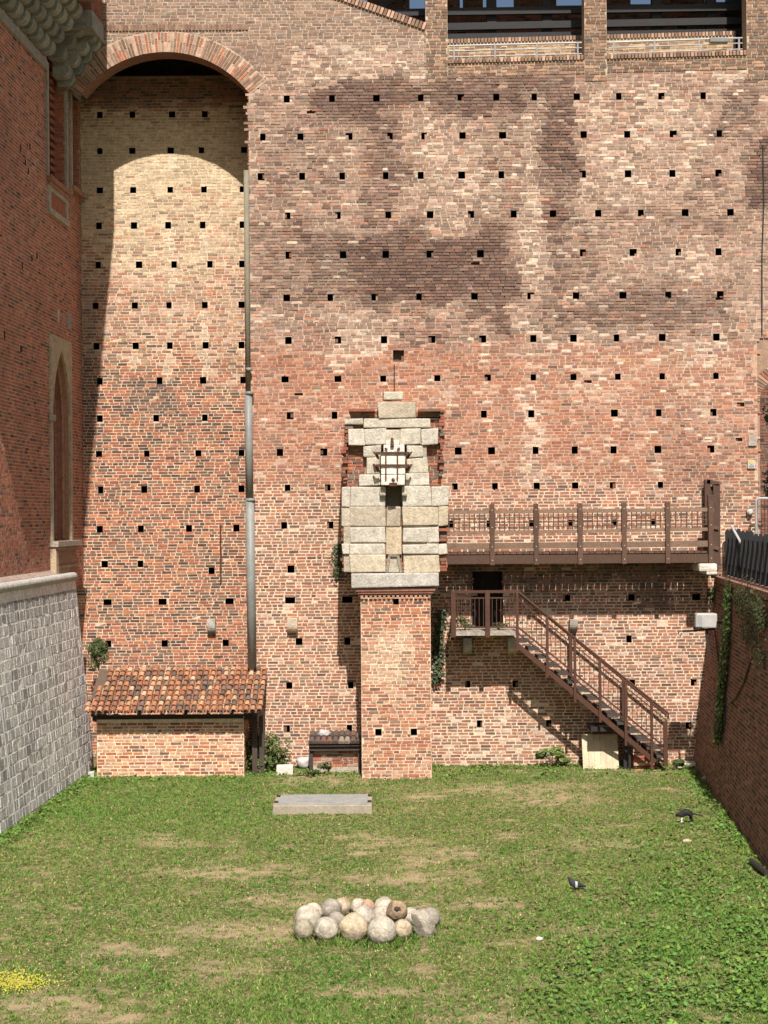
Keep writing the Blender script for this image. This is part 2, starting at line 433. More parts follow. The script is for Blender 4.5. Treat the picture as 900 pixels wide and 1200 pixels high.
# recess panel
HOLES_REC = []
def rrow(y, xs, w=7, h=8):
    for x in xs:
        p = at(x, y, REC); HOLES_REC.append((p.x, p.z, w / 48 * rnd(.9, 1.1), h / 48))
rrow(134, (117, 155, 201.6, 240)); rrow(176, (117, 155, 200, 236, 286)); rrow(222, (117, 156, 199.5, 239, 284))
rrow(264, (116, 157, 197, 237.5, 284)); rrow(310, (115, 163, 204, 246, 284)); rrow(358, (112, 158, 198, 240, 283)); rrow(405, (113, 159, 199, 241, 283))
rrow(446, (117, 187, 238, 285)); rrow(490, (117, 183, 240)); rrow(531.6, (116, 172, 232.5, 283)); rrow(573.5, (118, 169, 231, 283))
rrow(619.5, (117, 165, 221.5, 277)); rrow(661, (122.7, 164.6)); rrow(669, (248,)); rrow(705.5, (126, 190.5, 269), 10); rrow(754, (127, 193, 264.6))
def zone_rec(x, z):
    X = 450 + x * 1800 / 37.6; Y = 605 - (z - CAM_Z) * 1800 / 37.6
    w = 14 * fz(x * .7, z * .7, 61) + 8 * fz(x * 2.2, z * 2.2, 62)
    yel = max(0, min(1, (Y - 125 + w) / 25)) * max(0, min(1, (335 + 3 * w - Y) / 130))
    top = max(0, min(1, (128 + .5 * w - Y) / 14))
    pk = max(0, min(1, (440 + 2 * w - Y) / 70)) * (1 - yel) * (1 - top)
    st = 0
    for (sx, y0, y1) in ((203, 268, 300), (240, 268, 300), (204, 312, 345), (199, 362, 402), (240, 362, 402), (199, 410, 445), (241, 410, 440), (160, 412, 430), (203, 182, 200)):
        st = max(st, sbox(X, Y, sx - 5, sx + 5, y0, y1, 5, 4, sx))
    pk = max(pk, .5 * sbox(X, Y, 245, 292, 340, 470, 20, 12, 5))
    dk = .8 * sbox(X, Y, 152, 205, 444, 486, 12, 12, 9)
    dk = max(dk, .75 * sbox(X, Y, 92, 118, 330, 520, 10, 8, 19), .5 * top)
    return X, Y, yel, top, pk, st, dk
def brick_rec(x, z):
    X, Y, yel, top, pk, st, dk = zone_rec(x, z)
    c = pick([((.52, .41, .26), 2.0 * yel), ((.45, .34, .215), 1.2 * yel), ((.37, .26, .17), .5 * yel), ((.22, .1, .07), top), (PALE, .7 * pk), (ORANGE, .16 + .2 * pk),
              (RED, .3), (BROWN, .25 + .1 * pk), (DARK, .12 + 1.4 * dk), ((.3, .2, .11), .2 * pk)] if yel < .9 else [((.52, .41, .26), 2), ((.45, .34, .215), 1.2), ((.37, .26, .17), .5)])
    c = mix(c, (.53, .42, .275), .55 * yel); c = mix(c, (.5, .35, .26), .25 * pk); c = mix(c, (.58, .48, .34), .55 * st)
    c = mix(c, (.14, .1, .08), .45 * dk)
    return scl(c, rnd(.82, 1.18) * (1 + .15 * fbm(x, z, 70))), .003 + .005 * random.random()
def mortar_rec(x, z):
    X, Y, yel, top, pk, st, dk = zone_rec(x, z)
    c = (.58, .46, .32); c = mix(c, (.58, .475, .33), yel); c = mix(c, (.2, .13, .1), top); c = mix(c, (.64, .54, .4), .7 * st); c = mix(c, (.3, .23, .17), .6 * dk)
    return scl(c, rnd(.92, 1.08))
mb = MB()
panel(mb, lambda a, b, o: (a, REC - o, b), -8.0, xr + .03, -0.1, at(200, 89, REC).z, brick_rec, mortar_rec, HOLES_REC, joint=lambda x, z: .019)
mb.build('recess_brickwork', M_BRICK, castle)
# jamb, soffit
mb = MB()
panel(mb, lambda a, b, o: (xr - o, a, b), 0.0, REC, -0.1, zs + .02, lambda x, z: scl(pick([(RED, 1), (BROWN, 1), (ORANGE, .4)]), rnd(.8, 1.2)), lambda x, z: (.45, .35, .25))
N = 40
a0_ = math.asin(half / RAD)
prev = None
for i in range(N + 1):
    t = -a0_ + 2 * a0_ * i / N
    q = (xc + RAD * math.sin(t), zc + RAD * math.cos(t))
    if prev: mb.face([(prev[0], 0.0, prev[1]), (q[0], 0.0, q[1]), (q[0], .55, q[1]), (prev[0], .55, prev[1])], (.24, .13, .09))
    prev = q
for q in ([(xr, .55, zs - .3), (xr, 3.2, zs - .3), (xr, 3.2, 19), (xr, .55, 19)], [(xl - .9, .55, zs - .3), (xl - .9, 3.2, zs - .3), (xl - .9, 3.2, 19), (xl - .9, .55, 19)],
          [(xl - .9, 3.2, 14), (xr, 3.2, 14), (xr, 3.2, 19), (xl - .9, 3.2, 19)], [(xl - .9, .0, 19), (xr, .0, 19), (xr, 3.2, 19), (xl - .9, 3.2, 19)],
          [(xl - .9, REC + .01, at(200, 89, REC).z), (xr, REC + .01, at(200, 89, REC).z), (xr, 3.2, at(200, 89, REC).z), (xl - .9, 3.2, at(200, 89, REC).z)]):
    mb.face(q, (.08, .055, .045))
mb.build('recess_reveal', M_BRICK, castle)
# arch ring of standing bricks
mb = MB()
nv = 68
for i in range(nv):
    sp_ = random.choice((.2, .24, .24, .3)) if random.random() < .75 else None
    for (r0, r1, sh) in (((0, sp_ - .006, 0), (sp_ + .006, RING, 0)) if sp_ else ((0, RING, 0),)):
        t0 = -a0_ * 1.02 + 2.04 * a0_ * (i + sh) / nv; t1 = t0 + 2.04 * a0_ / nv - .0075
        if r1 == RING: r1 -= rnd(0, .04)
        col = scl(pick([(TAN, 1.2), (RED, .3), (PALE, 1.1), (ORANGE, .25), (BROWN, .6)]), rnd(.85, 1.25)); o = .012 + rnd(0, .012)
        P = lambda r, t, y: (xc + (RAD + r) * math.sin(t), y, zc + (RAD + r) * math.cos(t))
        mb.hexa([P(r0, t0, -o), P(r0, t1, -o), P(r0, t1, .12), P(r0, t0, .12), P(r1, t0, -o), P(r1, t1, -o), P(r1, t1, .12), P(r1, t0, .12)], col)
prev = None
for i in range(N + 1):
    t = -a0_ * 1.03 + 2.06 * a0_ * i / N
    q = t
    if prev is not None:
        mb.face([P(0.003, prev, -.008), P(0.003, q, -.008), P(RING + .01, q, -.008), P(RING + .01, prev, -.008)], (.42, .34, .25))
    prev = q
mb.build('arch_ring', M_BRICK, castle)

# parapet under the gallery openings (slopes gently), soldier-course sill, raked coping, piers
def brick_reg(x, z): return scl(pick([(TAN, 1), (GREYB, .5), (BROWN, .6), ((.36, .22, .14), .4)]), rnd(.8, 1.15)), .012
def mortar_reg(x, z): return scl((.43, .36, .26), rnd(.9, 1.1))
S_TOP = at(525, 75, 0).z - SZ0.z
PIERS = [(499, 524.5), (685, 711), (875, 903)]
pier_x = [(at(a, 60, 0).x, at(b, 60, 0).x) for a, b in PIERS]
FS = lambda a, b, o: (a, -.010 - o, SZ0.z + SL * (a - SZ0.x) + b)
for (xa, xb) in ((pier_x[0][1], pier_x[1][0]), (pier_x[1][1], pier_x[2][0])):
    mb = MB()
    panel(mb, FS, xa, xb, -.14, S_TOP - .01, brick_reg, mortar_reg)
    T = S_TOP - .012
    mb.hexa([FS(xa, -.14, -.02), FS(xb, -.14, -.02), FS(xb, -.14, -.4), FS(xa, -.14, -.4), FS(xa, T, -.001), FS(xb, T, -.001), FS(xb, T, -.4), FS(xa, T, -.4)], (.3, .22, .15))
    x = xa
    while x < xb - .06:
        w = .062
        mb.hexa([FS(x, S_TOP, .05), FS(x + w, S_TOP, .05), FS(x + w, S_TOP, -.4), FS(x, S_TOP, -.4), FS(x, S_TOP + .11, .05), FS(x + w, S_TOP + .11, .05), FS(x + w, S_TOP + .11, -.4), FS(x, S_TOP + .11, -.4)],
                scl(pick([(TAN, 1), (BROWN, .6), (PALE, .5)]), rnd(.85, 1.2)))
        x += w + .02
    mb.build('parapet', M_BRICK, castle)
for (xa, xb) in pier_x:
    mb = MB()
    panel(mb, lambda a, b, o: (a, -.014 - o, b), xa, xb, SZ0.z - .25, 20.3, brick_reg, mortar_reg)
    mb.hexa([(xa, -.012, SZ0.z - .25), (xb, -.012, SZ0.z - .25), (xb, .45, SZ0.z - .25), (xa, .45, SZ0.z - .25), (xa, -.012, 20.3), (xb, -.012, 20.3), (xb, .45, 20.3), (xa, .45, 20.3)], (.32, .24, .17))
    mb.build('pier', M_BRICK, castle)
mb = MB()
d = (rk1 - rk0); n = int(d.length / .085)
for i in range(-8, n):
    p = rk0 + d * (i / n); q = rk0 + d * ((i + .74) / n); up = Vector((-d.z, 0, d.x)).normalized() * .11
    if up.z < 0: up = -up
    c = scl(pick([(TAN, 1), (BROWN, .6), (PALE, .6)]), rnd(.85, 1.2)); y0, y1 = Vector((0, -.05, 0)), Vector((0, .4, 0)); dn = up * -.5
    mb.hexa([p + y0 + dn, q + y0 + dn, q + y1 + dn, p + y1 + dn, p + y0 + up, q + y0 + up, q + y1 + up, p + y1 + up], c)
mb.build('raked_coping', M_BRICK, castle)
# thickness of the wall top behind the rake
mb = MB()
e = 8
z0 = SZ0.z - .3
z1 = A_T.z + .2
mb.hexa([(xr, .01, z0), (rk0.x, .01, z0), (rk0.x, .42, z0), (xr, .42, z0), (xr, .01, z1), (rk0.x, .01, z1), (rk0.x, .42, z1), (xr, .42, z1)], (.3, .22, .16))
mb.hexa([(-7.5, .01, z1), (rk0.x, .01, z1), (rk0.x, .42, z1), (-7.5, .42, z1), (-7.5, .01, 19), (rk0.x, .01, rk0.z + .3), (rk0.x, .42, rk0.z + .3), (-7.5, .42, 19)], (.3, .22, .16))
mb.hexa([(rk0.x, .012, z0), (rk1.x, .012, z0), (rk1.x, .42, z0), (rk0.x, .42, z0), (rk0.x, .012, rk0.z - .02), (rk1.x, .012, rk1.z - .02), (rk1.x, .42, rk1.z - .02), (rk0.x, .42, rk0.z - .02)], (.3, .22, .16))
# soldier band above the arch
x = at(124, 30, 0).x
while x < at(288, 30, 0).x:
    zt = at(200, 31, 0).z
    mb.box(x, x + .06, -.03, .0, zt - .1, zt + .04, scl(pick([(TAN, 1), (BROWN, 1)]), rnd(.9, 1.2))); x += .078
mb.build('wall_top', M_BRICK, castle)

# arched doorway on the right
mb = MB()
cx_ = (DOOR_L + DOOR_R) / 2; hw = (DOOR_R - DOOR_L) / 2 - .09; sp = at(893, 470, 0).z
ap = []
for i in range(25):
    t = math.pi * i / 24
    ap.append((cx_ - hw * math.cos(t), sp + .62 * hw * math.sin(t)))
prev = (cx_ - hw, DOOR_B)
def outer(x, z):
    return (x, DOOR_T) if z > sp + .01 else ((DOOR_L if x < cx_ else DOOR_R), z)
seq = [(cx_ - hw, DOOR_B)] + ap + [(cx_ + hw, DOOR_B)]
for i in range(len(seq) - 1):
    p, q = seq[i], seq[i + 1]
    if i == 0: op, oq = (DOOR_L, DOOR_B), (DOOR_L, sp)
    elif i == len(seq) - 2: op, oq = (DOOR_R, sp), (DOOR_R, DOOR_B)
    else:
        op, oq = (p[0], DOOR_T), (q[0], DOOR_T)
        if i == 1: mb.face([(p[0], .03, p[1]), (p[0], .03, DOOR_T), (DOOR_L, .03, DOOR_T), (DOOR_L, .03, sp)], (.29, .19, .13))
    mb.face([(p[0], .03, p[1]), (q[0], .03, q[1]), (oq[0], .03, oq[1]), (op[0], .03, op[1])], (.29, .19, .13))
    mb.face([(p[0], .03, p[1]), (q[0], .03, q[1]), (q[0], .7, q[1]), (p[0], .7, p[1])], (.25, .17, .12))
for i in range(40):
    t0 = math.pi * i / 40 + .008; t1 = math.pi * (i + 1) / 40 - .008
    P = lambda k, t: (cx_ - (hw + k) * math.cos(t), sp + (.62 * hw + k) * math.sin(t))
    a, b, c_, d_ = P(.01, t0), P(.01, t1), P(.34, t1), P(.34, t0)
    mb.hexa([(a[0], .005, a[1]), (b[0], .005, b[1]), (b[0], .06, b[1]), (a[0], .06, a[1]), (d_[0], .005, d_[1]), (c_[0], .005, c_[1]), (c_[0], .06, c_[1]), (d_[0], .06, d_[1])],
            scl(pick([(PALE, 1), (TAN, 1), (RED, .3)]), rnd(.8, 1.1)))
mb.build('doorway_arch', M_BRICK, castle)

# stone corbels let into the wall
def bracket(px, py, Y, w=.2, h=.3, dpt=.28, col=(.36, .34, .29)):
    p = at(px, py, Y); b = MB()
    x0, x1 = p.x - w / 2, p.x + w / 2
    prof = [(0, p.z + h / 2), (-dpt, p.z + h / 2), (-dpt, p.z + h * .1)] + [(-dpt * math.cos(t * math.pi / 12) , p.z + h * .1 - h * .6 * math.sin(t * math.pi / 12)) for t in range(1, 7)]
    L = [(x0, Y + q[0], q[1]) for q in prof]; Rr = [(x1, Y + q[0], q[1]) for q in prof]
    b.face(L, col); b.face(Rr[::-1], col)
    for i in range(len(L)): b.face([L[i], L[(i + 1) % len(L)], Rr[(i + 1) % len(L)], Rr[i]], col)
    b.build('stone_corbel', M_STONE, castle)
bracket(248.5, 734, REC, .19, .38, .2); bracket(343, 733, 0, .24, .36, .2, (.5, .42, .31)); bracket(671, 733, 0, .18, .3, .25, (.3, .27, .22))
bracket(546.5, 756, 0, .2, .42, .6, (.34, .32, .28)); bracket(598.5, 756, 0, .2, .42, .6, (.44, .41, .34))

# plank door behind the landing, with its dark reveal
mb = MB()
mb.hexa([(LD0, .5, LDB), (LD1, .5, LDB), (LD1, .55, LDB), (LD0, .55, LDB), (LD0, .5, LDT), (LD1, .5, LDT), (LD1, .55, LDT), (LD0, .55, LDT)], (.03, .022, .02))
for x0, x1 in ((LD0 - .01, LD0), (LD1, LD1 + .01)): mb.box(x0, x1, 0.002, .55, LDB, LDT, (.16, .1, .075))
mb.box(LD0, LD1, .002, .55, LDT, LDT + .02, (.16, .1, .075)); mb.box(LD0, LD1, .002, .55, LDB - .02, LDB, (.3, .27, .22))
dr = mb.build('door_opening', M_BRICK, castle)
mb = MB()
for i in range(5):
    x = LD0 + (LD1 - LD0) * (i + .5) / 5; mb.tube([(x, .42, LDB), (x, .42, LDT - .1)], .012, 6)
mb.beam((LD0, .42, LDB + .9), (LD1, .42, LDB + .9), .03, .05)
mb.build('door_bars', M_DARKSTEEL, dr)

# ------------------------------------------------------------------ gallery on the wall walk
gal = thing('rooftop_gallery', 'dark roofed gallery with black posts and beams behind the openings topping the wall', 'gallery')
FLOOR = SZ0.z + .1
# low inner parapet, sunlit
mb = MB()
IY = 1.0
FI = lambda a, b, o: (a, IY - o, FLOOR + SL * (a - SZ0.x) + b)
xa, xb = at(500, 50, IY).x, at(862, 50, IY).x
ht = at(560, 46, IY).z - FLOOR
def brick_in(x, z): return scl(pick([((.38, .26, .15), 1), ((.44, .32, .2), .8), (TAN, .7)]), rnd(.85, 1.15))
panel(mb, FI, xa, xb, -.6, ht - .1, brick_in, lambda x, z: (.5, .42, .3))
mb.hexa([FI(xa, -.6, -.01), FI(xb, -.6, -.01), FI(xb, -.6, -.3), FI(xa, -.6, -.3), FI(xa, ht - .1, -.01), FI(xb, ht - .1, -.01), FI(xb, ht - .1, -.3), FI(xa, ht - .1, -.3)], (.4, .3, .2))
x = xa
while x < xb:
    mb.hexa([FI(x, ht - .1, .03), FI(x + .062, ht - .1, .03), FI(x + .062, ht - .1, -.3), FI(x, ht - .1, -.3), FI(x, ht, .03), FI(x + .062, ht, .03), FI(x + .062, ht, -.3), FI(x, ht, -.3)],
            scl(pick([(TAN, 1), (PALE, .7)]), rnd(.85, 1.2))); x += .082
mb.build('inner_parapet', M_BRICK, gal)
# dark back wall with crenels and small windows where the sky shows
BY = 3.4
holes = []
def skyrect(x0, x1, y0, y1):
    a, b = at(x0, y1, BY), at(x1, y0, BY); holes.append((a.x, b.x, a.z, b.z))
for (x0, x1, y0, y1) in ((380, 430, -40, 7), (480, 498.5, -40, 11.5), (539, 543, -30, 10), (566, 603, -40, 8.5), (652, 686, -40, 6.5), (739, 775, -40, 5), (826, 862, -40, 2.5), (536, 546.5, 37, 43), (794, 805, 30.5, 36)):
    skyrect(x0, x1, y0, y1)
bx0, bx1 = at(380, 20, BY).x, at(930, 20, BY).x; bz0, bz1 = 15.5, at(450, -42, BY).z
xs = sorted({bx0, bx1, *[h[0] for h in holes], *[h[1] for h in holes]}); zz = sorted({bz0, bz1, *[h[2] for h in holes], *[h[3] for h in holes]})
mb = MB()
for i in range(len(xs) - 1):
    for k in range(len(zz) - 1):
        xm, zm = (xs[i] + xs[i + 1]) / 2, (zz[k] + zz[k + 1]) / 2
        if any(h[0] < xm < h[1] and h[2] < zm < h[3] for h in holes): continue
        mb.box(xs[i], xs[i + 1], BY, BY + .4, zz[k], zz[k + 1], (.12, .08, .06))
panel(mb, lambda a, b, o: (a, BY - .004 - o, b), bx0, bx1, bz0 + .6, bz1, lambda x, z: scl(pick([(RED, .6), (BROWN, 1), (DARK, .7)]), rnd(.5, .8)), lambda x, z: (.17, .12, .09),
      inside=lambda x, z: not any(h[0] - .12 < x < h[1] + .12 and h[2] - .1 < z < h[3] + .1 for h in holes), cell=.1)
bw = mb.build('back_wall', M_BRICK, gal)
for (px, py, w) in ((541, 32, 20), (800, 25, 20)):
    mb = MB(); p = at(px, py, BY)
    for i in range(11):
        t0, t1 = math.pi * i / 11, math.pi * (i + .85) / 11
        P = lambda r, t, o: (p.x + r * math.cos(t), BY - o, p.z - .1 + r * math.sin(t))
        mb.hexa([P(.22, t0, .06), P(.22, t1, .06), P(.22, t1, -.05), P(.22, t0, -.05), P(.36, t0, .06), P(.36, t1, .06), P(.36, t1, -.05), P(.36, t0, -.05)], scl(RED, rnd(.5, .8)))
    mb.build('window_hood', M_BRICK, bw)
PY = 1.7
for px in (448, 576, 641, 769, 833):
    mb = MB(); p = at(px, 30, PY); mb.rbox(p.x - .12, p.x + .12, PY - .1, PY + .1, FLOOR - .8, 20.28, .015); mb.build('post', M_BLACKPAINT, gal)
for (xa_, xb_, ya, yb) in ((415, 880, 16, 8.5), (415, 880, 34, 24.5), (440, 880, 46, 38)):
    mb = MB(); a, b = at(xa_, ya, PY - .16), at(xb_, yb, PY - .16); mb.beam(a, b, .1, .17); mb.build('beam', M_BLACKPAINT, gal)
mb = MB(); mb.box(-1.3, 9.6, -.2, 3.9, 20.3, 20.45); mb.build('roof', M_WOOD, gal)
mb = MB(); mb.box(-1.3, 9.6, .46, 3.39, 15.6, FLOOR - .25, (.3, .25, .2)); mb.build('floor_slab', M_STONE, gal)
mb = MB(); mb.box(at(875, 40, 1).x, at(875, 40, 1).x + .25, 1.0, 3.3, FLOOR - .8, 20.28); mb.build('end_panel', M_BLACKPAINT, gal)

def guard(px0, px1, ytop0, ytop1, posts, label):
    t = thing('guard_rail', label, 'railing', at((px0 + px1) / 2, ytop0 + 20, .3), 'pale steel guard rails along the gallery openings')
    Y = .3
    for k, dy in enumerate((0, 6, 13)):
        mb = MB(); mb.tube([at(px0, ytop0 + dy, Y), at(px1, ytop1 + dy, Y)], .022 if k == 0 else .014, 8); mb.build('rail', M_RAIL, t)
    for px in posts:
        f = (px - px0) / (px1 - px0); y = ytop0 + (ytop1 - ytop0) * f
        mb = MB(); mb.tube([at(px, y - 1, Y), at(px, y + 18.5, Y)], .024, 8); mb.build('post', M_RAIL, t)
guard(526, 684, 54, 50, (532, 580, 629, 677), 'pale steel guard rail in the opening beside the sloping coping')
guard(713, 873, 50, 44.5, (719, 767, 819, 866), 'pale steel guard rail in the rightmost opening, with a grey box strapped to it')
p = at(842, 47.5, .25); mb = MB(); mb.rbox(p.x - .22, p.x + .22, .16, .28, p.z - .06, p.z + .05, .02)
tag(mb.build('floodlight_box', M_ZINC), 'long grey box fixed to the right gallery guard rail', 'box')

# ------------------------------------------------------------------ palace on the left
pc = at(97.5, 600, REC)
LWX, LWS = pc.x, 79 / F_PX
def lw(y, z, o=0.0): return (LWX + LWS * (y - REC) + o, y - o * LWS, z)
def lw_y(px):
    """position along the palace wall seen at photo column px"""
    k = (px - 450) / F_PX
    return (LWX - LWS * REC - k * 36) / (k - LWS) if abs(k - LWS) > 1e-6 else 0
def lw_z(px, py):
    y = lw_y(px); return at(px, py, y).z
palace = thing('palace_building', 'red brick palace flank with pointed blind window, stone corbels and grey ashlar base, in shade', 'building', (LWX, 0, 0))
TOPZ = 16.1
n0, n1 = lw_y(58.5), lw_y(79)            # tall slot
nz0 = lw_z(68, 212)
m0, m1 = lw_y(86), lw_y(95.5)            # narrow slot
mz0, mz1 = lw_z(91, 222), lw_z(90, 112)
g0, g1 = lw_y(59.5), lw_y(82.5)
gz0, gz1 = lw_z(68, 634), lw_z(70, 404)
def brick_pal(y, z):
    w = fbm(y * .5, z * .5, 80)
    low = max(0, min(1, (7.5 + 1.5 * w - z) / 2))
    c = pick([((.44, .16, .10), 1.3), ((.36, .135, .09), 1), ((.48, .20, .12), .6), (DARK, .12 + .2 * max(0, w)), (PALE, .04 + .18 * low * max(0, .3 + fz(y * 2, z * 2, 83))), (BROWN, .4)])
    c = mix(c, (.17, .09, .07), max(0, min(.4, .7 * w)))
    return scl(c, rnd(.85, 1.15)), .003 * rnd(.6, 1.3)
def mort_pal(y, z):
    return scl(mix((.58, .44, .33), (.42, .29, .215), .4 + .8 * fbm(y * .5, z * .5, 80)), rnd(.9, 1.1))
ph = [((n0 + n1) / 2, (nz0 + 18.4) / 2, n1 - n0, 18.4 - nz0, .42, (.25, .11, .075)),
      ((m0 + m1) / 2, (mz0 + mz1) / 2, m1 - m0, mz1 - mz0, .3, (.26, .12, .08)),
      ((g0 + g1) / 2, (gz0 + gz1) / 2, g1 - g0, gz1 - gz0, .75, (.22, .09, .06))]
for k in range(26):                       # small dark slots where bricks are missing
    ph.append((rnd(-7.5, -2.1), rnd(9, 15.8), .1, .16, .1, (.09, .045, .035)))
FL = lambda a, b, o: lw(a, b, o)
mb = MB()
# each hole sits in its own band, so sort them apart
def in_pal(y, z): return True
panel(mb, FL, -8.2, REC + .02, 4.2, 18.4, brick_pal, mort_pal, ph, in_pal, cell=.4, joint=.018, jit=.001)
pw = mb.build('brick_wall', M_BRICK, palace)

ST = (.42, .37, .28)
def strip(mb, y0, y1, z0, z1, o0, o1, col):
    c = [lw(y0, z0, o0), lw(y1, z0, o0), lw(y1, z0, o1), lw(y0, z0, o1), lw(y0, z1, o0), lw(y1, z1, o0), lw(y1, z1, o1), lw(y0, z1, o1)]
    mb.hexa(c, col)
# tall slot: edges, far jamb in brick, sill, panel
mb = MB()
strip(mb, n0 - .13, n0, nz0 - .05, TOPZ, -.05, .05, (.36, .33, .27)); mb.build('slot_frame', M_STONE, palace)
mb = MB()
strip(mb, n1 + .002, n1 + .13, nz0 - .05, TOPZ, -.05, .05, (.36, .33, .27))
slot = mb.build('slot_frame', M_STONE, palace)
mb = MB()
panel(mb, lambda a, b, o: lw(n1 - .003 - o, b, a), -.42, 0.0, nz0, 18.3, lambda x, z: scl(pick([((.42, .15, .085), 1), ((.34, .12, .075), .6)]), rnd(.85, 1.15)), lambda x, z: (.36, .24, .17), bond='running')
panel(mb, lambda a, b, o: lw(a, b, -.415 + o), n0, n1, nz0, 18.3, lambda x, z: scl((.36, .13, .08), rnd(.8, 1.2)), lambda x, z: (.3, .2, .15), bond='running')
zb = nz0
while zb < 18:                            # toothed inner edge
    strip(mb, n1 - .42, n1 - .004, zb, zb + .09, -.4, -.22, scl((.38, .15, .09), rnd(.8, 1.1))); zb += .185
mb.build('slot_reveal', M_BRICK, slot)
mb = MB()
strip(mb, n0 - .1, n1 + .12, nz0 - .16, nz0 - .05, -.05, .13, (.33, .16, .105)); strip(mb, n0 - .06, n1 + .08, nz0 - .25, nz0 - .16, -.05, .08, (.36, .2, .13))
mb.build('slot_sill', M_STONE, slot)
mb = MB()
pz0 = lw_z(70, 252)
strip(mb, n0 - .08, n0 + .1, pz0, nz0 - .251, -.03, .06, (.40, .36, .29)); strip(mb, n1 - .12, n1 + .06, pz0, nz0 - .251, -.03, .06, (.40, .36, .29)); strip(mb, n0 - .08, n1 + .06, pz0 - .14, pz0 - .001, -.03, .08, (.40, .36, .29))
strip(mb, n0 + .101, n1 - .121, pz0, nz0 - .36, -.03, .03, (.34, .13, .075)); strip(mb, n0 + .101, n1 - .121, nz0 - .359, nz0 - .251, -.03, .055, (.40, .36, .29))
mb.build('slot_apron', M_STONE, slot)
# narrow slot by the corner
mb = MB()
strip(mb, m0 - .12, m0, mz0 - .2, mz1 + .1, -.05, .05, (.38, .35, .29)); strip(mb, m0 - .1, m1 + .08, mz1, mz1 + .25, -.05, .05, (.38, .35, .29))
strip(mb, m0 - .1, m1 + .08, mz0 - .12, mz0 - .002, -.05, .12, (.36, .19, .12))
ns_ = mb.build('slot_frame', M_STONE, palace)
mb = MB()
panel(mb, lambda a, b, o: lw(m1 - .003 - o, b, a), -.3, 0.0, mz0, mz1, lambda x, z: scl((.4, .15, .09), rnd(.85, 1.15)), lambda x, z: (.36, .24, .17), bond='running')
mb.build('slot_reveal', M_BRICK, ns_)

# pointed blind window
gc, ghw = (g0 + g1) / 2, (g1 - g0) / 2
gsp = lw_z(60, 490)
def arch_pts(hw, ztop, zsp, zbot, n=14):
    """left foot, up over the point, right foot; offsets along the wall"""
    h = ztop - zsp; Rr = (hw * hw + h * h) / (2 * hw); L = []
    for i in range(n + 1):
        t = math.asin(min(1, h / Rr)) * i / n
        L.append((-hw + Rr - Rr * math.cos(t), zsp + Rr * math.sin(t)))
    return [(-hw, zbot)] + L + [(-q[0], q[1]) for q in L[::-1][1:]] + [(hw, zbot)]
wf = MB()
gtop = lw_z(58.5, 391); gB = lw_z(62, 668)
OW = ghw + .06
inn = arch_pts(ghw - .1, gz1 - .12, gsp, gz0)
for sgn in (0,):
    for i in range(len(inn) - 1):
        p, q = inn[i], inn[i + 1]
        def outp(k, pt):
            if k == 0: return (-OW, gz0)
            if k == len(inn) - 1: return (OW, gz0)
            if k == 1: return (-OW, gsp)
            if k == len(inn) - 2: return (OW, gsp)
            m = (len(inn) - 1) / 2; s = -1 if k < m else 1; f = 1 - abs(k - m) / (m - 1)
            return (s * OW, gsp + (gtop - gsp) * min(1, f * 1.6)) if f < .625 else (s * OW * (1 - (f - .625) / .375), gtop)
        a, b = outp(i, p), outp(i + 1, q)
        wf.hexa([lw(gc + p[0], p[1], .05), lw(gc + q[0], q[1], .05), lw(gc + q[0], q[1], -.1), lw(gc + p[0], p[1], -.1),
                 lw(gc + a[0], a[1], .05), lw(gc + b[0], b[1], .05), lw(gc + b[0], b[1], -.1), lw(gc + a[0], a[1], -.1)], scl((.46, .39, .27), rnd(.95, 1.05)))
gwin = wf.build('window_surround', M_STONE, palace)
for (hw, dz, d0, d1, col) in ((ghw - .11, .14, .0, -.16, (.38, .2, .125)), (ghw - .2, .26, -.16, -.32, (.33, .15, .1)), (ghw - .3, .4, -.32, -.5, (.36, .18, .115)), (ghw - .4, .55, -.5, -.7, (.3, .14, .095))):
    mb = MB(); A = arch_pts(hw, gz1 - dz, gsp, gz0)
    nA = arch_pts(hw - .095, gz1 - dz - .125, gsp, gz0)
    for i in range(len(A) - 1):
        p, q, p2, q2 = A[i], A[i + 1], nA[i], nA[i + 1]
        mb.face([lw(gc + p[0], p[1], d0), lw(gc + q[0], q[1], d0), lw(gc + q[0], q[1], d1), lw(gc + p[0], p[1], d1)], col)
        mb.face([lw(gc + p[0], p[1], d1), lw(gc + q[0], q[1], d1), lw(gc + q2[0], q2[1], d1), lw(gc + p2[0], p2[1], d1)], scl(col, .95))
    mb.build('reveal_order', M_BRICK, gwin)
    # roll or rope moulding in the corner
    mb = MB(); pts = [Vector(lw(gc + .93 * q[0], q[1] - .03, d1 + .03)) for q in A]
    dense = []
    for i in range(len(pts) - 1):
        n = max(1, int((pts[i + 1] - pts[i]).length / .07))
        for k in range(n): dense.append(pts[i].lerp(pts[i + 1], k / n))
    mb.tube(dense, [.035 + .014 * (k % 2) for k in range(len(dense))], 6, scl(col, 1.05)); mb.build('rope_moulding', M_BRICK, gwin)
mb = MB()
panel(mb, lambda a, b, o: lw(a, b, -.735 + o), g0, g1, gz0, gz1, lambda x, z: scl((.27, .1, .065), rnd(.8, 1.2)), lambda x, z: (.22, .13, .1), bond='running')
mb.build('blind_panel', M_BRICK, gwin)
mb = MB()
strip(mb, g0 - .12, g1 + .32, gz0 - .12, gz0 - .001, -.05, .2, (.34, .3, .24)); strip(mb, g0 - .08, g1 + .26, gz0 - .22, gz0 - .121, -.05, .13, (.38, .27, .18))
strip(mb, g0 + .0, g1 + .18, gB - .1, gz0 - .221, -.05, .09, (.36, .22, .15)); strip(mb, g0 - .08, g0 + .14, gB - .1, gz0 - .221, -.04, .14, (.43, .33, .22))
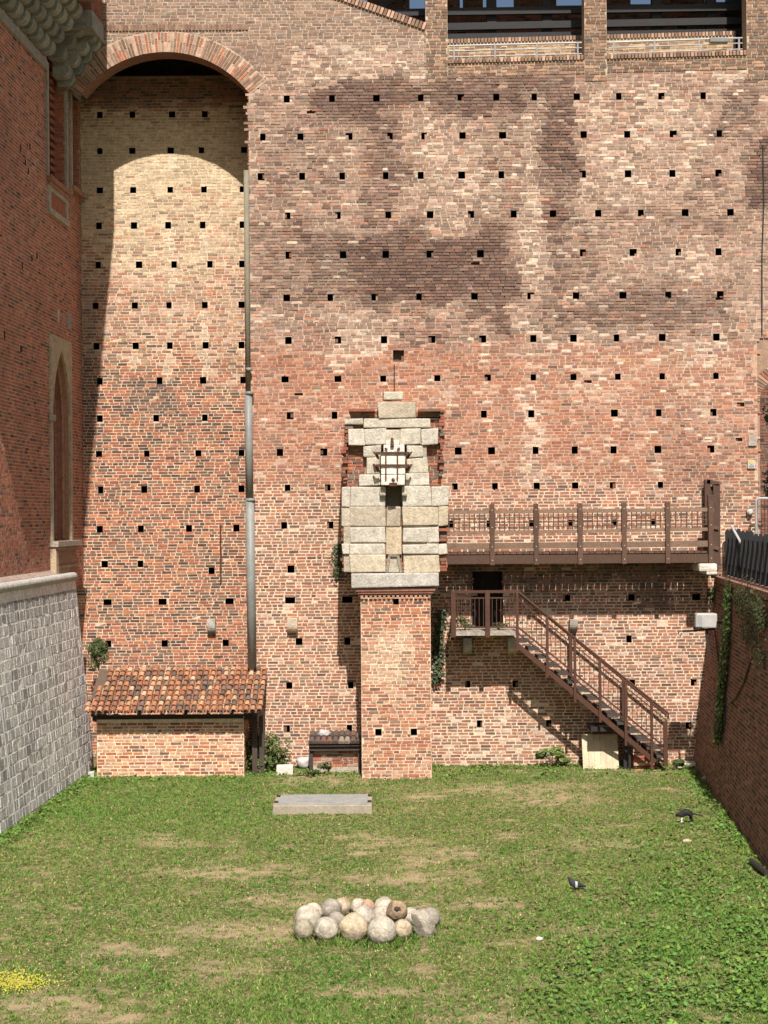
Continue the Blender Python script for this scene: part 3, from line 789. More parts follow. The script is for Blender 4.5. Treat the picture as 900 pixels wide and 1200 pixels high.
strip(mb, g0 + .15, g1 + .2, gz0 - .62, gz0 - .56, -.05, .12, (.42, .3, .2))
mb.build('window_sill', M_STONE, gwin)
mb = MB(); p = lw(g0 - .04, gsp, .06); mb.rbox(p[0] - .05, p[0] + .07, p[1] - .12, p[1] + .1, p[2] - .07, p[2] + .07, .02, (.36, .33, .27)); mb.build('capital', M_STONE, gwin)
# little plaques above the window
mb = MB()
strip(mb, lw_y(80), lw_y(84), lw_z(82, 386), lw_z(82, 369), -.02, .03, (.32, .31, .29)); mb.build('wall_plaque', M_STONE, palace)
mb = MB()
strip(mb, lw_y(68.5), lw_y(70.5), lw_z(70, 378), lw_z(70, 363), -.02, .02, (.5, .46, .4)); mb.build('wall_plaque', M_STONE, palace)

# grey ashlar base, leaning back, with roll moulding
BT = 4.42
def sb(y, z, o=0.0):
    k = max(0, min(1, z / BT)); x = LWX + LWS * (y - REC) + .62 - .40 * k + o
    return (x, y, z)
def stone_col(y, z):
    g = rnd(.36, .54) if random.random() > .12 else rnd(.25, .34); g *= 1 + .25 * fbm(y * .5, z * .5, 91)
    top = max(0, min(1, (z - 3.6) / .3))
    g = g * (1 - .25 * top)  # top courses darkened: the overhang's shadow painted into the stone
    return (g, g * .975, g * .92), .006 * rnd(.3, 1.5)
mb = MB()
panel(mb, lambda a, b, o: sb(a, b, o), -9.5, -.12, -.2, BT, stone_col, lambda y, z: scl((.78, .75, .68), rnd(.9, 1.05)), course=.222, length=.32, joint=.042, jit=.004, bond='mixed', cell=.4)
mb.face([sb(-.12, -.2), sb(-.12, BT), lw(-.12, BT, -.1), lw(-.12, -.2, -.1)], (.24, .23, .21))
mb.build('stone_base', M_STONE, palace)
mb = MB()
L = []; Rr_ = []
y = -9.5
while y < -.12:
    L.append(Vector(sb(y, BT + .09, -.04 + rnd(-.006, .006)))); Rr_.append(.105 * rnd(.95, 1.04)); y += .21
L.append(Vector(sb(-.1, BT + .09, -.04))); Rr_.append(.1)
mb.tube(L, Rr_, 14, (.43, .415, .375))
mb.build('roll_moulding', M_STONE, palace, True)
mb = MB()
for i in range(1): mb.hexa([sb(-9.5, BT + .15, -.08), sb(-.1, BT + .15, -.08), lw(-.1, BT + .15, -.05), lw(-9.5, BT + .15, -.05), sb(-9.5, BT + .2, -.1), sb(-.1, BT + .2, -.1), lw(-.1, BT + .32, -.05), lw(-9.5, BT + .32, -.05)], (.33, .25, .2))
mb.build('ledge', M_STONE, palace)

# corbels carrying the parapet
def corbel(y, tiers, w, parent, o0=.0, z=TOPZ, dz=.27, do=.2):
    mb = MB()
    for k in range(tiers):
        oo = o0 + .3 + do * k; zt = z + .06 + dz * (k + 1); r = dz * .98
        prof = [(o0 - .1, zt - .01), (oo, zt - .01)]
        prof = [(o0 - .1, zt - r), (o0 - .1, zt), (oo - .012, zt), (oo, zt - .05)] + [(oo - r * .62 * (1 - math.cos(t)) - .0, zt - .05 - (r - .05) * math.sin(t)) for t in [math.pi / 2 * q / 6 for q in range(1, 7)]]
        c = scl((.25, .255, .225), rnd(.75, 1.25)); ww = w * rnd(.92, 1.02)
        A = [lw(y - ww / 2, q[1], q[0]) for q in prof]; B = [lw(y + ww / 2, q[1], q[0]) for q in prof]
        A2 = [lw(y - ww / 2 - .012, q[1] - (q[1] - (zt - r / 2)) * .12, q[0] - .02) for q in prof]
        mb.face(A2, scl(c, 1.15)); mb.face(B[::-1], c)
        for i in range(len(A)):
            j = (i + 1) % len(A)
            mb.face([A[i], A[j], B[j], B[i]], c); mb.face([A2[i], A2[j], A[j], A[i]], scl(c, 1.4))
    mb.build('corbel', M_STONE, palace)
for i in range(12): corbel(-1.95 - .52 * i, 4, .25, palace)
mb = MB(); strip(mb, -9, lw_y(56), TOPZ - .22, TOPZ + .0, -.05, .07, (.31, .30, .26)); mb.build('string_course', M_STONE, palace)
for i, (t_, zz_) in enumerate(((3, TOPZ - .2), (3, TOPZ - .1), (2, TOPZ + .2))): corbel(-.02 - .40 * i, t_ + 1, .24, palace, z=zz_)
mb = MB(); strip(mb, -1.15, .16, TOPZ + .9, TOPZ + 1.3, -.02, .95, (.27, .27, .24)); mb.build('corbel_block', M_STONE, palace)
# brick turret above the far corbels
mb = MB()
panel(mb, lambda a, b, o: lw(-1.1 - o, b, a), .02, .92, TOPZ + 1.3, 19, lambda x, z: scl(pick([((.33, .12, .075), 1), (BROWN, .5)]), rnd(.8, 1.1)), lambda x, z: (.26, .18, .14))
panel(mb, lambda a, b, o: lw(a, b, .92 + o), -1.1, .0, TOPZ + 1.3, 19, lambda x, z: scl(pick([((.33, .12, .075), 1), (BROWN, .5)]), rnd(.8, 1.1)), lambda x, z: (.26, .18, .14))
strip(mb, -1.095, .0, TOPZ + 1.3, 19, .0, .915, (.25, .17, .13))
mb.build('turret', M_BRICK, palace)
# parapet that overhangs the wall, above the corbels
mb = MB()
panel(mb, lambda a, b, o: lw(a, b, 1.27 + o), -13, -1.9, 17.35, 20.4, brick_pal, mort_pal, cell=.5)
strip(mb, -13, -1.9, 17.34, 20.4,   .02, 1.265, (.25, .17, .13))
strip(mb, -13, -1.2, 18.4, 19.0, -3, .02, (.25, .17, .13))
mb.build('parapet', M_BRICK, palace)
# cable down the ashlar base
mb = MB()
pts = []
for (px, py) in ((1, 800), (3, 850), (6, 905), (10, 945), (12, 968)):
    y = -6.9 + .3 * (px / 12); q = at(px, py, y); k = sb(y, q.z, .03); pts.append(k)
mb.tube(pts, .016, 6); tag(mb.build('cable', M_RAIL), 'thin pale cable running down the grey ashlar base', 'cable')

# ------------------------------------------------------------------ right retaining wall
TZ = 4.40
RX0 = at(840, 672, 0).x
def rw(y, z, o=0.0): return (RX0 - .60 * (1 - z / TZ) + .088 * y - o, y, z)
rwall = thing('retaining_wall', 'dark red leaning brick retaining wall along the right of the moat, in shade, ivy on it', 'wall', (RX0, 0, 0))
def brick_rw(y, z):
    w = fbm(y * .5, z * .5, 120)
    c = pick([((.27, .115, .078), 1), ((.21, .095, .066), 1), (DARK, .7), ((.31, .15, .10), .4)])
    return scl(c, rnd(.75, 1.2) * (1 + .3 * w)), .003 * rnd(.4, 1.4)
mb = MB()
panel(mb, rw, -14, -.02, -.25, TZ - .13, brick_rw, lambda y, z: scl((.33, .24, .175), rnd(.8, 1.2)), cell=.35, joint=.017, jit=.001)
mb.build('brick_face', M_BRICK, rwall)
mb = MB()
y = -14
while y < -.1:
    L = .27
    mb.hexa([rw(y, TZ - .13, .05), rw(y + L - .012, TZ - .13, .05), rw(y + L - .012, TZ - .13, -.45), rw(y, TZ - .13, -.45), rw(y, TZ, .05), rw(y + L - .012, TZ, .05), rw(y + L - .012, TZ, -.45), rw(y, TZ, -.45)],
            scl((.24, .13, .09), rnd(.8, 1.2))); y += L
mb.build('coping', M_BRICK, rwall)

# street level on the right and courtyard beyond the doorway
mb = MB(); mb.face([(RX0 - 1.3 + .4, -14, TZ - .14), (60, -14, TZ - .14), (60, -.001, TZ - .14), (RX0 + .2, -.001, TZ - .14)], (.3, .28, .25))
tag(mb.build('street', M_CONC), kind='structure')
mb = MB(); mb.face([(DOOR_L - .3, .0, DOOR_B + .004), (14, .0, DOOR_B + .004), (14, 9, DOOR_B + .004), (DOOR_L - .3, 9, DOOR_B + .004)], (.3, .27, .23))
tag(mb.build('courtyard_paving', M_CONC), kind='structure')
mb = MB(); mb.box(DOOR_L - .6, 14, 5.5, 5.8, DOOR_B, 12, (.16, .1, .075))
panel(mb, lambda a, b, o: (a, 5.495 - o, b), DOOR_L - .6, 13.5, DOOR_B, 10, lambda x, z: scl(pick([(RED, 1), (BROWN, 1), (DARK, .5)]), rnd(.6, .9)), lambda x, z: (.25, .18, .14))
tag(mb.build('courtyard_wall', M_BRICK), 'shaded brick wall seen through the arched doorway behind the plants', 'wall')

# ------------------------------------------------------------------ ground sheet
def ground():
    m = bpy.data.materials.new('lawn_soil'); m.use_nodes = True
    t = m.node_tree; b = t.nodes['Principled BSDF']; b.inputs['Roughness'].default_value = 1.0; b.inputs['Specular IOR Level'].default_value = .1
    geo = t.nodes.new('ShaderNodeNewGeometry')
    def ns(sc, det, rg=.6):
        n = t.nodes.new('ShaderNodeTexNoise'); n.inputs['Scale'].default_value = sc; n.inputs['Detail'].default_value = det; n.inputs['Roughness'].default_value = rg
        t.links.new(geo.outputs['Position'], n.inputs['Vector']); return n
    a = t.nodes.new('ShaderNodeAttribute'); a.attribute_name = 'Col'
    n1, n2 = ns(14, 5), ns(70, 4, .7)
    r1 = t.nodes.new('ShaderNodeValToRGB')
    el = r1.color_ramp.elements; el[0].position = .38; el[0].color = (.08, .112, .027, 1); el[1].position = .62; el[1].color = (.36, .28, .15, 1)
    e = el.new(.5); e.color = (.14, .14, .05, 1)
    t.links.new(n1.outputs['Fac'], r1.inputs[0])
    mx = t.nodes.new('ShaderNodeMix'); mx.data_type = 'RGBA'; mx.blend_type = 'MIX'
    sep = t.nodes.new('ShaderNodeSeparateColor'); t.links.new(a.outputs['Color'], sep.inputs[0])
    t.links.new(sep.outputs[0], mx.inputs['Factor']); t.links.new(r1.outputs[0], mx.inputs['A']); mx.inputs['B'].default_value = (.42, .315, .19, 1)
    k = t.nodes.new('ShaderNodeMapRange'); k.inputs['From Min'].default_value = .25; k.inputs['From Max'].default_value = .75; k.inputs['To Min'].default_value = .55; k.inputs['To Max'].default_value = 1.45
    t.links.new(n2.outputs['Fac'], k.inputs['Value'])
    vm = t.nodes.new('ShaderNodeVectorMath'); vm.operation = 'SCALE'; t.links.new(mx.outputs['Result'], vm.inputs[0]); t.links.new(k.outputs[0], vm.inputs['Scale'])
    t.links.new(vm.outputs[0], b.inputs['Base Color'])
    bp = t.nodes.new('ShaderNodeBump'); bp.inputs['Strength'].default_value = .8; bp.inputs['Distance'].default_value = .04
    t.links.new(n2.outputs['Fac'], bp.inputs['Height']); t.links.new(bp.outputs[0], b.inputs['Normal'])
    return m
BARE = [(640, 940, 70, 9), (460, 1030, 90, 12), (300, 1090, 120, 16), (60, 1175, 110, 22), (520, 1000, 60, 8), (660, 1150, 60, 9), (560, 1195, 70, 12), (340, 1055, 70, 9),
        (240, 1135, 60, 10), (720, 1122, 60, 8), (380, 912, 60, 7), (600, 925, 120, 8), (490, 1010, 40, 6), (150, 1110, 60, 9), (690, 1095, 50, 7), (450, 985, 70, 6), (575, 1060, 60, 8),
        (480, 935, 40, 5), (860, 940, 24, 12), (730, 905, 60, 5), (120, 1190, 80, 14), (270, 1020, 90, 8), (200, 985, 60, 5), (700, 990, 70, 6), (620, 1110, 40, 7), (430, 1160, 60, 8)]
def bare_at(x, y):
    d = y - CAM_Y
    X = 450 + F_PX * x / d; Y = 605 + F_PX * CAM_Z / d
    X += 26 * fz(x * .9, y * .9, 3) + 16 * fz(x * 2.6, y * 2.6, 4); Y += 6 * fz(x * .9, y * .9, 7) + 4 * fz(x * 2.6, y * 2.6, 8)
    b = 0
    for (cx, cy, rx, ry) in BARE:
        q = ((X - cx) / rx) ** 2 + ((Y - cy) / ry) ** 2
        if q < 1.6: b = max(b, 1.25 - q * .8)
    n = fbm(x * .9, y * .9, 11)
    b = max(b * .62, (n - .14) * 1.5)
    f = fz(x * 3.1, y * 5.5, 13) + .7 * fz(x * 7, y * 12, 14)
    b = b + .75 * f * (.35 + b) - .05
    b = max(b, min(.9, (fz(x * 1.1, y * 1.9, 15) + .7 * fz(x * 3.1, y * 5.5, 16) + .35 * fz(x * 8, y * 13, 17) - .33) * 1.7))
    lush = 0
    lush = max(0, min(1, (X - 590 + .35 * (Y - 1000)) / 260)) * max(0, min(1, (Y - 930) / 150)) * max(0, min(1.2, .75 + 1.1 * fz(x * .7, y * .9, 18) + .5 * fz(x * 2.2, y * 2.6, 19)))
    lush = max(lush, .65 * max(0, min(1, (1000 - Y) / 50)) * max(0, min(1, (360 - X) / 90)))
    lush = max(lush, .8 * max(0, min(1, (Y - 1120) / 50)) * max(0, min(1, 1 - abs(X - 330) / 170)) * max(0, min(1, .6 + fz(x * .9, y, 23))))
    lush = min(1, lush)
    if Y < 925: lush = max(lush, .2)
    return max(0, min(1, b)) * (1 - .75 * lush), lush
mb = MB()
gx = [-600, -60, -12] + [-9 + .125 * i for i in range(153)] + [14, 60, 600]; gy = [-600, -60, -24] + [-20 + .125 * i for i in range(180)] + [8, 60, 600]
gx = sorted(set(gx)); gy = sorted(set(gy))
vs = [(x, y, .012 * fz(x * 2, y * 2, 5) if abs(x) < 9 and -20 < y < 2 else 0) for y in gy for x in gx]
me = bpy.data.meshes.new('ground'); nx = len(gx)
me.from_pydata(vs, [], [(j * nx + i, j * nx + i + 1, (j + 1) * nx + i + 1, (j + 1) * nx + i) for j in range(len(gy) - 1) for i in range(nx - 1)])
ca = me.color_attributes.new('Col', 'FLOAT_COLOR', 'POINT')
cc = []
for v in vs:
    k = bare_at(v[0], v[1])[0] if abs(v[0]) < 10 and -21 < v[1] < 3 else 0
    cc += [k, k, k, 1]
ca.data.foreach_set('color', cc); me.materials.append(ground())
go = bpy.data.objects.new('ground', me); C.objects.link(go); tag(go, kind='structure')

# ------------------------------------------------------------------ pale stone pier of the old drawbridge
PF = -1.75                                             # front face of the shaft
HF = -1.86                                             # front face of the stone head
pier = thing('drawbridge_pier', 'free-standing brick pier with a pale stone head and iron-barred white panel, centre of the moat', 'pier', at(465, 914, PF))
def zone_pier(x, z):
    return max(0, .9 * sbox(450 + 52.6 * x, 605 - (z - CAM_Z) * 52.6, 436, 478, 738, 800, 14, 12, 31))
def brick_pier(x, z):
    pl = zone_pier(x, z); Y = 605 - (z - CAM_Z) * 52.6
    up = max(0, min(1, (760 - Y) / 40))
    c = pick([(RED, .6), (ORANGE, .45 + .3 * up), (BROWN, .35), ((.40, .22, .14), .55 * (1 - up) + .1), (PALE, .15 * (1 - up) + pl), (DARK, .06)])
    c = mix(c, (.56, .43, .29), .42 * pl + .05 * (1 - up))
    return scl(c, rnd(.82, 1.2)), .003 + .007 * random.random()
def mort_pier(x, z): return scl(mix((.58, .46, .33), (.64, .53, .38), zone_pier(x, z)), rnd(.92, 1.08))
s0, s1 = at(424.5, 910, PF), at(506.5, 910, PF); s2, s3 = at(422.5, 700, PF), at(503.5, 700, PF)
sxl, sxr = (s0.x + s2.x) / 2, (s1.x + s3.x) / 2; szt = s2.z
ph = [(at(a, b, PF).x, at(a, b, PF).z, w / 52, h / 52) for a, b, w, h in ((464, 705, 7, 7), (443.5, 858, 7.5, 8), (485, 858, 7.5, 8))]
mb = MB()
for k in range(1, 3): pass
panel(mb, lambda a, b, o: (a, PF - o, b), sxl, sxr, -.1, szt, brick_pier, mort_pier, ph, cell=.15, joint=.02)
panel(mb, lambda a, b, o: (sxl - o, a, b), PF, .05, -.1, szt, brick_pier, mort_pier)
panel(mb, lambda a, b, o: (sxr + o, a, b), PF, .05, -.1, szt, brick_pier, mort_pier)
mb.build('shaft', M_BRICK, pier)
# mouldings under the head
mb = MB()
q0, q1 = at(417, 690, PF), at(510, 690, PF)
zt, zb = at(465, 688.5, PF).z, at(465, 697.5, PF).z; hh = (zt - zb)
mb.box(q0.x, q1.x, PF - .1, .0, zt - hh * .45, zt - .002, (.24, .115, .085)); mb.box(q0.x + .04, q1.x - .04, PF - .07, .0, zt - hh * .75, zt - hh * .45 - .002, (.33, .16, .11))
mb.box(q0.x + .07, q1.x - .07, PF - .04, .0, zt - hh, zt - hh * .75 - .002, (.2, .1, .075))
x = sxl
while x < sxr - .05:
    mb.box(x, x + .055, PF - .05, PF + .1, zb - .075, zb - .003, scl((.36, .2, .13), rnd(.8, 1.2))); x += .1
mb.build('brick_moulding', M_BRICK, pier)
# brick core of the head
mb = MB()
def headbox(px0, px1, py0, py1, f, seed=0):
    a, b = at(px0, py1, f), at(px1, py0, f)
    dk = lambda x, z: scl(pick([(RED, .8), (ORANGE, .2), (BROWN, .6), (GREYB, .3)]), rnd(.75, 1.1))
    panel(mb, lambda u, w, o: (u, f - o, w), a.x, b.x, a.z, b.z, lambda x, z: (dk(x, z), .01 + .02 * random.random()), lambda x, z: (.42, .33, .24), cell=.2, jit=.006)
    panel(mb, lambda u, w, o: (a.x - o, u, w), f, .0, a.z, b.z, dk, lambda x, z: (.42, .33, .24), cell=.4)
    panel(mb, lambda u, w, o: (b.x + o, u, w), f, .0, a.z, b.z, dk, lambda x, z: (.42, .33, .24), cell=.4)
    mb.face([(a.x, f, b.z), (b.x, f, b.z), (b.x, 0, b.z), (a.x, 0, b.z)], (.33, .25, .18)); mb.face([(a.x, f, a.z), (b.x, f, a.z), (b.x, 0, a.z), (a.x, 0, a.z)], (.2, .12, .09))
headbox(403, 523, 594, 671, PF + .06); headbox(404.5, 517, 490, 570, PF + .1); headbox(411, 515, 478.5, 489.5, PF + .14)
mb.build('brick_core', M_BRICK, pier)
# irregular bricks sticking out on the flanks and top ledges
for (x0, x1, y0, y1) in ((401, 411, 619, 636), (514.5, 524, 619, 636), (401, 411, 650, 671), (514.5, 524.5, 650, 671), (404, 412, 492, 520), (514, 519, 500, 560), (409, 441, 479, 483), (489, 516, 479, 483), (401, 406, 520, 566), (516, 520, 480, 520)):
    y = y0; mb = MB()
    while y < y1 - 2:
        a = at(x0 + rnd(-2, 2), y + 3.4, HF + .1); b = at(x1 + rnd(-2, 2), y, HF + .1)
        mb.box(min(a.x, b.x - .05), b.x, HF + .06 + rnd(-.05, .05), -.2, a.z, b.z, scl(pick([(RED, 1), (BROWN, .8), (GREYB, .5)]), rnd(.7, 1.05))); y += 3.9
    mb.build('broken_brick_edge', M_BRICK, pier)
# stone blocks
SP, SY, SG = (.50, .465, .385), (.43, .36, .255), (.37, .36, .335)
def block(x0, x1, y0, y1, col, f=HF, dep=.35, b=.024, j=.018):
    a, c = at(x0 - .05, y1 + .05, f), at(x1 + .05, y0 - .05, f); k = MB()
    k.rbox(a.x, c.x, f + rnd(-.02, .02), f + dep, a.z, c.z, b, scl(mix(col, (.45, .41, .335), .42), rnd(.9, 1.06)), j)
    return k.build('stone_block', M_STONE, pier)
for r in ((449, 472, 458.5, 468, (.46, .41, .31)), (443, 487.5, 470.5, 490, (.42, .345, .24)), (426, 504.5, 490, 501, (.45, .41, .32)), (404, 425.5, 491, 497, (.4, .37, .3)),
          (408, 427, 502, 521.5, SP), (427.3, 452, 502, 521.5, SP), (452.4, 469, 503, 520, (.38, .335, .255)), (469.3, 493, 502, 521, (.47, .43, .34)), (493.3, 513.5, 502, 521, SP),
          (426, 446, 522, 535.5, SP), (477, 496, 522, 536, (.45, .42, .33)), (429, 445, 536, 556, (.42, .37, .28)), (477, 501.5, 536.5, 555, (.43, .385, .29)),
          (420, 445, 556.5, 569, SP), (476, 503, 553.5, 569, SP),
          (400.5, 410, 570, 593.5, SP), (410.3, 451.5, 570, 593.5, SP), (471.5, 505, 570, 593, SP), (505.3, 526, 570, 593, SP),
          (400, 410, 594, 617, (.44, .37, .27)), (410.2, 451.5, 594, 617, (.40, .335, .235)), (472, 513, 594, 616, (.42, .345, .22)), (513.2, 525.5, 594, 616, (.45, .36, .22)),
          (410, 451.5, 618, 636, SP), (472, 501, 618, 636, SP), (501.4, 515, 618, 636, SP), (401, 410, 637.5, 649.5, SP), (410.3, 451.5, 637.5, 649.5, SP), (472, 514, 637.5, 649.5, SP), (514.3, 524, 637.5, 649.5, SP),
          (410, 452, 650, 671, (.46, .385, .26)), (472.5, 515, 650, 671, (.47, .375, .24))):
    block(*r[:4], r[4])
k = block(411.5, 513.5, 671.5, 688.5, SG, HF - .06, 1.8, .03)
mb = MB()
for (x0, x1, y0, y1) in ((403, 451, 571, 670), (473, 522, 571, 616), (473, 514, 616, 670), (409, 512, 503, 521), (427, 503, 491, 501), (430, 445, 522, 569), (477, 500, 522, 569)):
    a, c = at(x0, y1, HF), at(x1, y0, HF); mb.box(a.x, c.x, HF + .035, HF + .3, a.z, c.z, (.36, .31, .235))
mb.build('joint_mortar', M_STONE, pier)
# slot under the panel
mb = MB()
a, b = at(451.6, 617, HF), at(471.4, 570, HF)
mb.mesh([(a.x, HF + .35, a.z), (b.x, HF + .35, a.z), (b.x, HF + .35, b.z), (a.x, HF + .35, b.z)], [(0, 1, 2, 3)], (.2, .17, .13))
a, b = at(452.5, 650, HF), at(470.5, 618, HF); mb.rbox(a.x, b.x, HF + .09, HF + .3, a.z, b.z, .015, (.44, .36, .245))
a, b = at(455, 671, HF), at(468, 651, HF)
mb.rbox(a.x, b.x, HF + .12, HF + .3, a.z, b.z, .015, (.38, .34, .26))
mb.beam((a.x - .04, HF + .1, a.z), (a.x + .03, HF + .1, b.z), .035, .06, (.25, .22, .18)); mb.beam((b.x + .04, HF + .1, a.z), (b.x - .03, HF + .1, b.z), .035, .06, (.25, .22, .18)); mb.beam((a.x + .02, HF + .1, b.z), (b.x - .02, HF + .1, b.z), .04, .06, (.2, .17, .13))
a, b = at(453, 616.5, HF), at(470, 593, HF); mb.rbox(a.x, b.x, HF + .10, HF + .32, a.z, b.z, .03, (.36, .31, .23), .02)
mb.build('central_slot', M_STONE, pier)
# white panel strapped with iron
VF = HF - .26
mb = MB()
def pr(x0, x1, y0, y1, f0, f1, col, b=.02):
    a, c = at(x0, y1, f0), at(x1, y0, f0); mb.rbox(a.x, c.x, f0, f1, a.z, c.z, b, col)
pr(449.5, 474, 521, 530, VF + .02, HF + .02, (.68, .63, .55)); pr(446.5, 474.5, 530.3, 556, VF, HF + .02, (.74, .69, .57)); pr(446.5, 474.5, 556.3, 568.5, VF, HF + .02, (.66, .60, .51)); pr(452, 468, 516, 521, HF - .08, HF + .05, (.6, .55, .45))
panelw = mb.build('white_panel', M_STONE, pier)
mb = MB()
for y in (530.5, 545): mb.beam(at(444, y, VF - .03), at(477, y, VF - .03), .03, .036)
for x in (452.2, 465.8): mb.beam(at(x, 530, VF - .035), at(x, 561.5, VF - .035), .032, .03, up=(0, 1, 0))
for x, s in ((441, 1), (479.5, -1)):
    for y in (531, 545.5):
        mb.tube([at(x - 3 * s, y - 1, VF + .05), at(x, y + 1, VF - .03), at(x + 1.5 * s, y + 5, VF + .04), at(x + 3 * s, y + 7, VF + .12)], [.02, .038, .03, .012], 7)
        mb.beam(at(x, y, VF - .02), at(x + 4 * s, y + .4, VF - .03), .05, .06)
mb.tube([at(459.5, 513.5, HF - .22), at(459.5, 523, HF - .28)], [.03, .045], 7)
mb.tube([at(451, 525, VF - .01), at(454, 526.5, VF - .02)], .02, 6); mb.tube([at(468.5, 525, VF - .01), at(465.5, 526.5, VF - .02)], .02, 6); mb.tube([at(459.5, 561, VF - .01), at(462, 563, VF - .02)], .03, 6)
q = at(456, 570, VF); q2 = at(465.5, 565.5, VF); mb.rbox(q.x, q2.x, VF - .05, VF + .1, q.z, q2.z, .01)
mb.build('iron_straps', M_IRON, panelw)
for (x0, x1) in ((445, 452), (471, 477)):                # the two stone ears below the panel
    mb = MB(); pr(x0, x1, 570, 581, HF - .12, HF + .02, (.42, .38, .3), .04); mb.build('stone_ear', M_STONE, pier)
mb = MB(); mb.tube([at(462, 459, HF + .1), at(462, 427, HF + .1)], .014, 6); mb.build('iron_rod', M_DARKSTEEL, pier)

# ------------------------------------------------------------------ footbridge
BYF = -.95
fb = thing('footbridge', 'brown timber footbridge with latticed railing running along the brick wall to the right', 'footbridge', at(680, 660, BYF))
def BW(px, py, Y=BYF): return at(px, py, Y)
xL, xR = 521, 836
WD = (.105, .06, .04); WP = (.21, .135, .092)
yt = lambda px, y0, y1: y0 + (y1 - y0) * (px - 525) / 305.0
mb = MB(); a, b = BW(xL, yt(xL, 656, 654)), BW(xR, yt(xR, 656, 654)); mb.beam(a, b, .1, .2, scl(WD, .75)); mb.beam(a + Vector((0, .75, 0)), b + Vector((0, .75, 0)), .1, .2, scl(WD, .7)); mb.build('side_beam', M_WOOD, fb)
mb = MB()
x = a.x
while x < b.x:
    zf = a.z + (b.z - a.z) * (x - a.x) / (b.x - a.x) + .12
    mb.box(x, x + .135, BYF - .02, -.03, zf, zf + .04, scl(WD, rnd(.8, 1.2))); x += .15
mb.build('deck', M_WOOD, fb)
mb = MB()
for y0, y1, h, col in ((600.5, 597, .085, WP), (625, 620, .075, WP), (640.5, 637, .14, scl(WP, .8))):
    mb.beam(BW(xL, y0), BW(xR, y1), .05, h, col)
mb.build('rail', M_WOOD, fb)
posts = [577, 628.5, 680, 731.5, 782.5, 833]
for px in posts:
    mb = MB(); a, b = BW(px, yt(px, 663, 660), BYF - .05), BW(px, yt(px, 591.5, 587.5), BYF - .05)
    mb.rbox(a.x - .055, a.x + .055, BYF - .11, BYF - .03, a.z, b.z, .012, scl(WD, rnd(.8, 1.1)))
    for k in (.08, .3, .62, .9): mb.tube([(a.x, BYF - .1, a.z + (b.z - a.z) * k), (a.x, BYF - .118, a.z + (b.z - a.z) * k)], .016, 6, (.3, .27, .24))
    mb.build('post', M_WOOD, fb)
edges = [xL + 2] + posts
for i in range(len(edges) - 1):
    mb = MB(); e0, e1 = edges[i] + 3, edges[i + 1] - 3
    n = max(3, int((e1 - e0) / 5.6))
    for k in range(n + 1):
        px = e0 + (e1 - e0) * k / n; mb.beam(BW(px, yt(px, 602, 598), BYF), BW(px, yt(px, 624, 620), BYF), .022, .022, WD, up=(0, 1, 0))
    for k in range(1, 4):
        f = k / 4; mb.beam(BW(e0, yt(e0, 602, 598) + 22 * f, BYF - .012), BW(e1, yt(e1, 602, 598) + 22 * f, BYF - .012), .018, .02, WD)
    mb.build('lattice_panel', M_WOOD, fb)
# tall gate frame at the end of the bridge
mb = MB()
for px, Y, y0, y1, w in ((829.5, -.2, 562, 662, .07), (840, -.2, 567, 662, .08), (836, BYF + .1, 580, 668, .12)):
    a, b = at(px, y1, Y), at(px, y0, Y); mb.rbox(a.x - w, a.x + w, Y - .06, Y + .06, a.z, b.z, .01, scl(WD, .7))
mb.beam(at(828, 564, -.2), at(842, 567, -.2), .12, .1, scl(WD, .7)); mb.beam(at(829, 585, -.18), at(840, 587, -.18), .05, .4, scl(WD, .5)); mb.beam(at(833, 617, BYF + .05), at(842, 619, BYF + .05), .1, .08, WD); mb.beam(at(833, 640, BYF + .05), at(842, 643, BYF + .05), .1, .08, WD)
a, b = at(831, 655, -.15), at(839.5, 570, -.15); mb.box(a.x, b.x, -.17, -.13, a.z, b.z, scl(WD, .3))
mb.build('end_gate', M_WOOD, fb)
mb = MB(); p = at(830, 663, -1.05)
mb.rbox(p.x - .22, p.x + .2, -1.1, -.3, p.z - .13, p.z + .05, .05, (.6, .55, .45)); mb.rbox(p.x - .05, p.x + .2, -1.1, -.3, p.z - .2, p.z - .131, .03, (.55, .5, .42))
mb.build('bearing_stone', M_STONE, fb)

# ------------------------------------------------------------------ iron stair
SYF, SYB = -1.0, -.2
stair = thing('iron_staircase', 'rusty iron staircase with thin balusters descending from a small landing to the grass', 'staircase', at(690, 820, SYF))
def S(px, py, Y=SYF): return at(px, py, Y)
l0, l1 = (604, 754), (768, 893)
mb = MB()
for Y in (SYF, SYB): mb.beam(S(*l0, Y), S(*l1, Y), .05, .11)
mb.build('stringer', M_IRON, stair)
ntr = 15
pa, pb = S(607, 752), S(781, 897)
for i in range(ntr):
    f = (i + .6) / ntr; x = pa.x + (pb.x - pa.x) * f; z = pa.z + (pb.z - pa.z) * f + .12
    mb = MB(); mb.box(x - .13, x + .14, SYF - .01, SYB, z - .02, z + .02, (.055, .048, .042)); mb.box(x - .13, x - .11, SYF, SYB, z - .17, z - .021, (.025, .02, .018)); mb.build('tread', M_WOOD, stair)
mb = MB()
mb.tube([S(607, 693.5), S(783, 836), S(783, 842)], .025, 8); mb.tube([S(607, 694.5, SYB), S(781, 838, SYB)], .028, 8)
mb.build('handrail', M_IRON, stair)
mb = MB()
mb.beam(S(607, 735), S(782, 878), .025, .04); mb.beam(S(607, 742, SYB), S(782, 884, SYB), .025, .04); mb.beam(S(607, 702), S(782, 845), .02, .025)
mb.build('mid_rail', M_IRON, stair)
def yh(px): return 693.5 + (836 - 693.5) * (px - 607) / 176.0
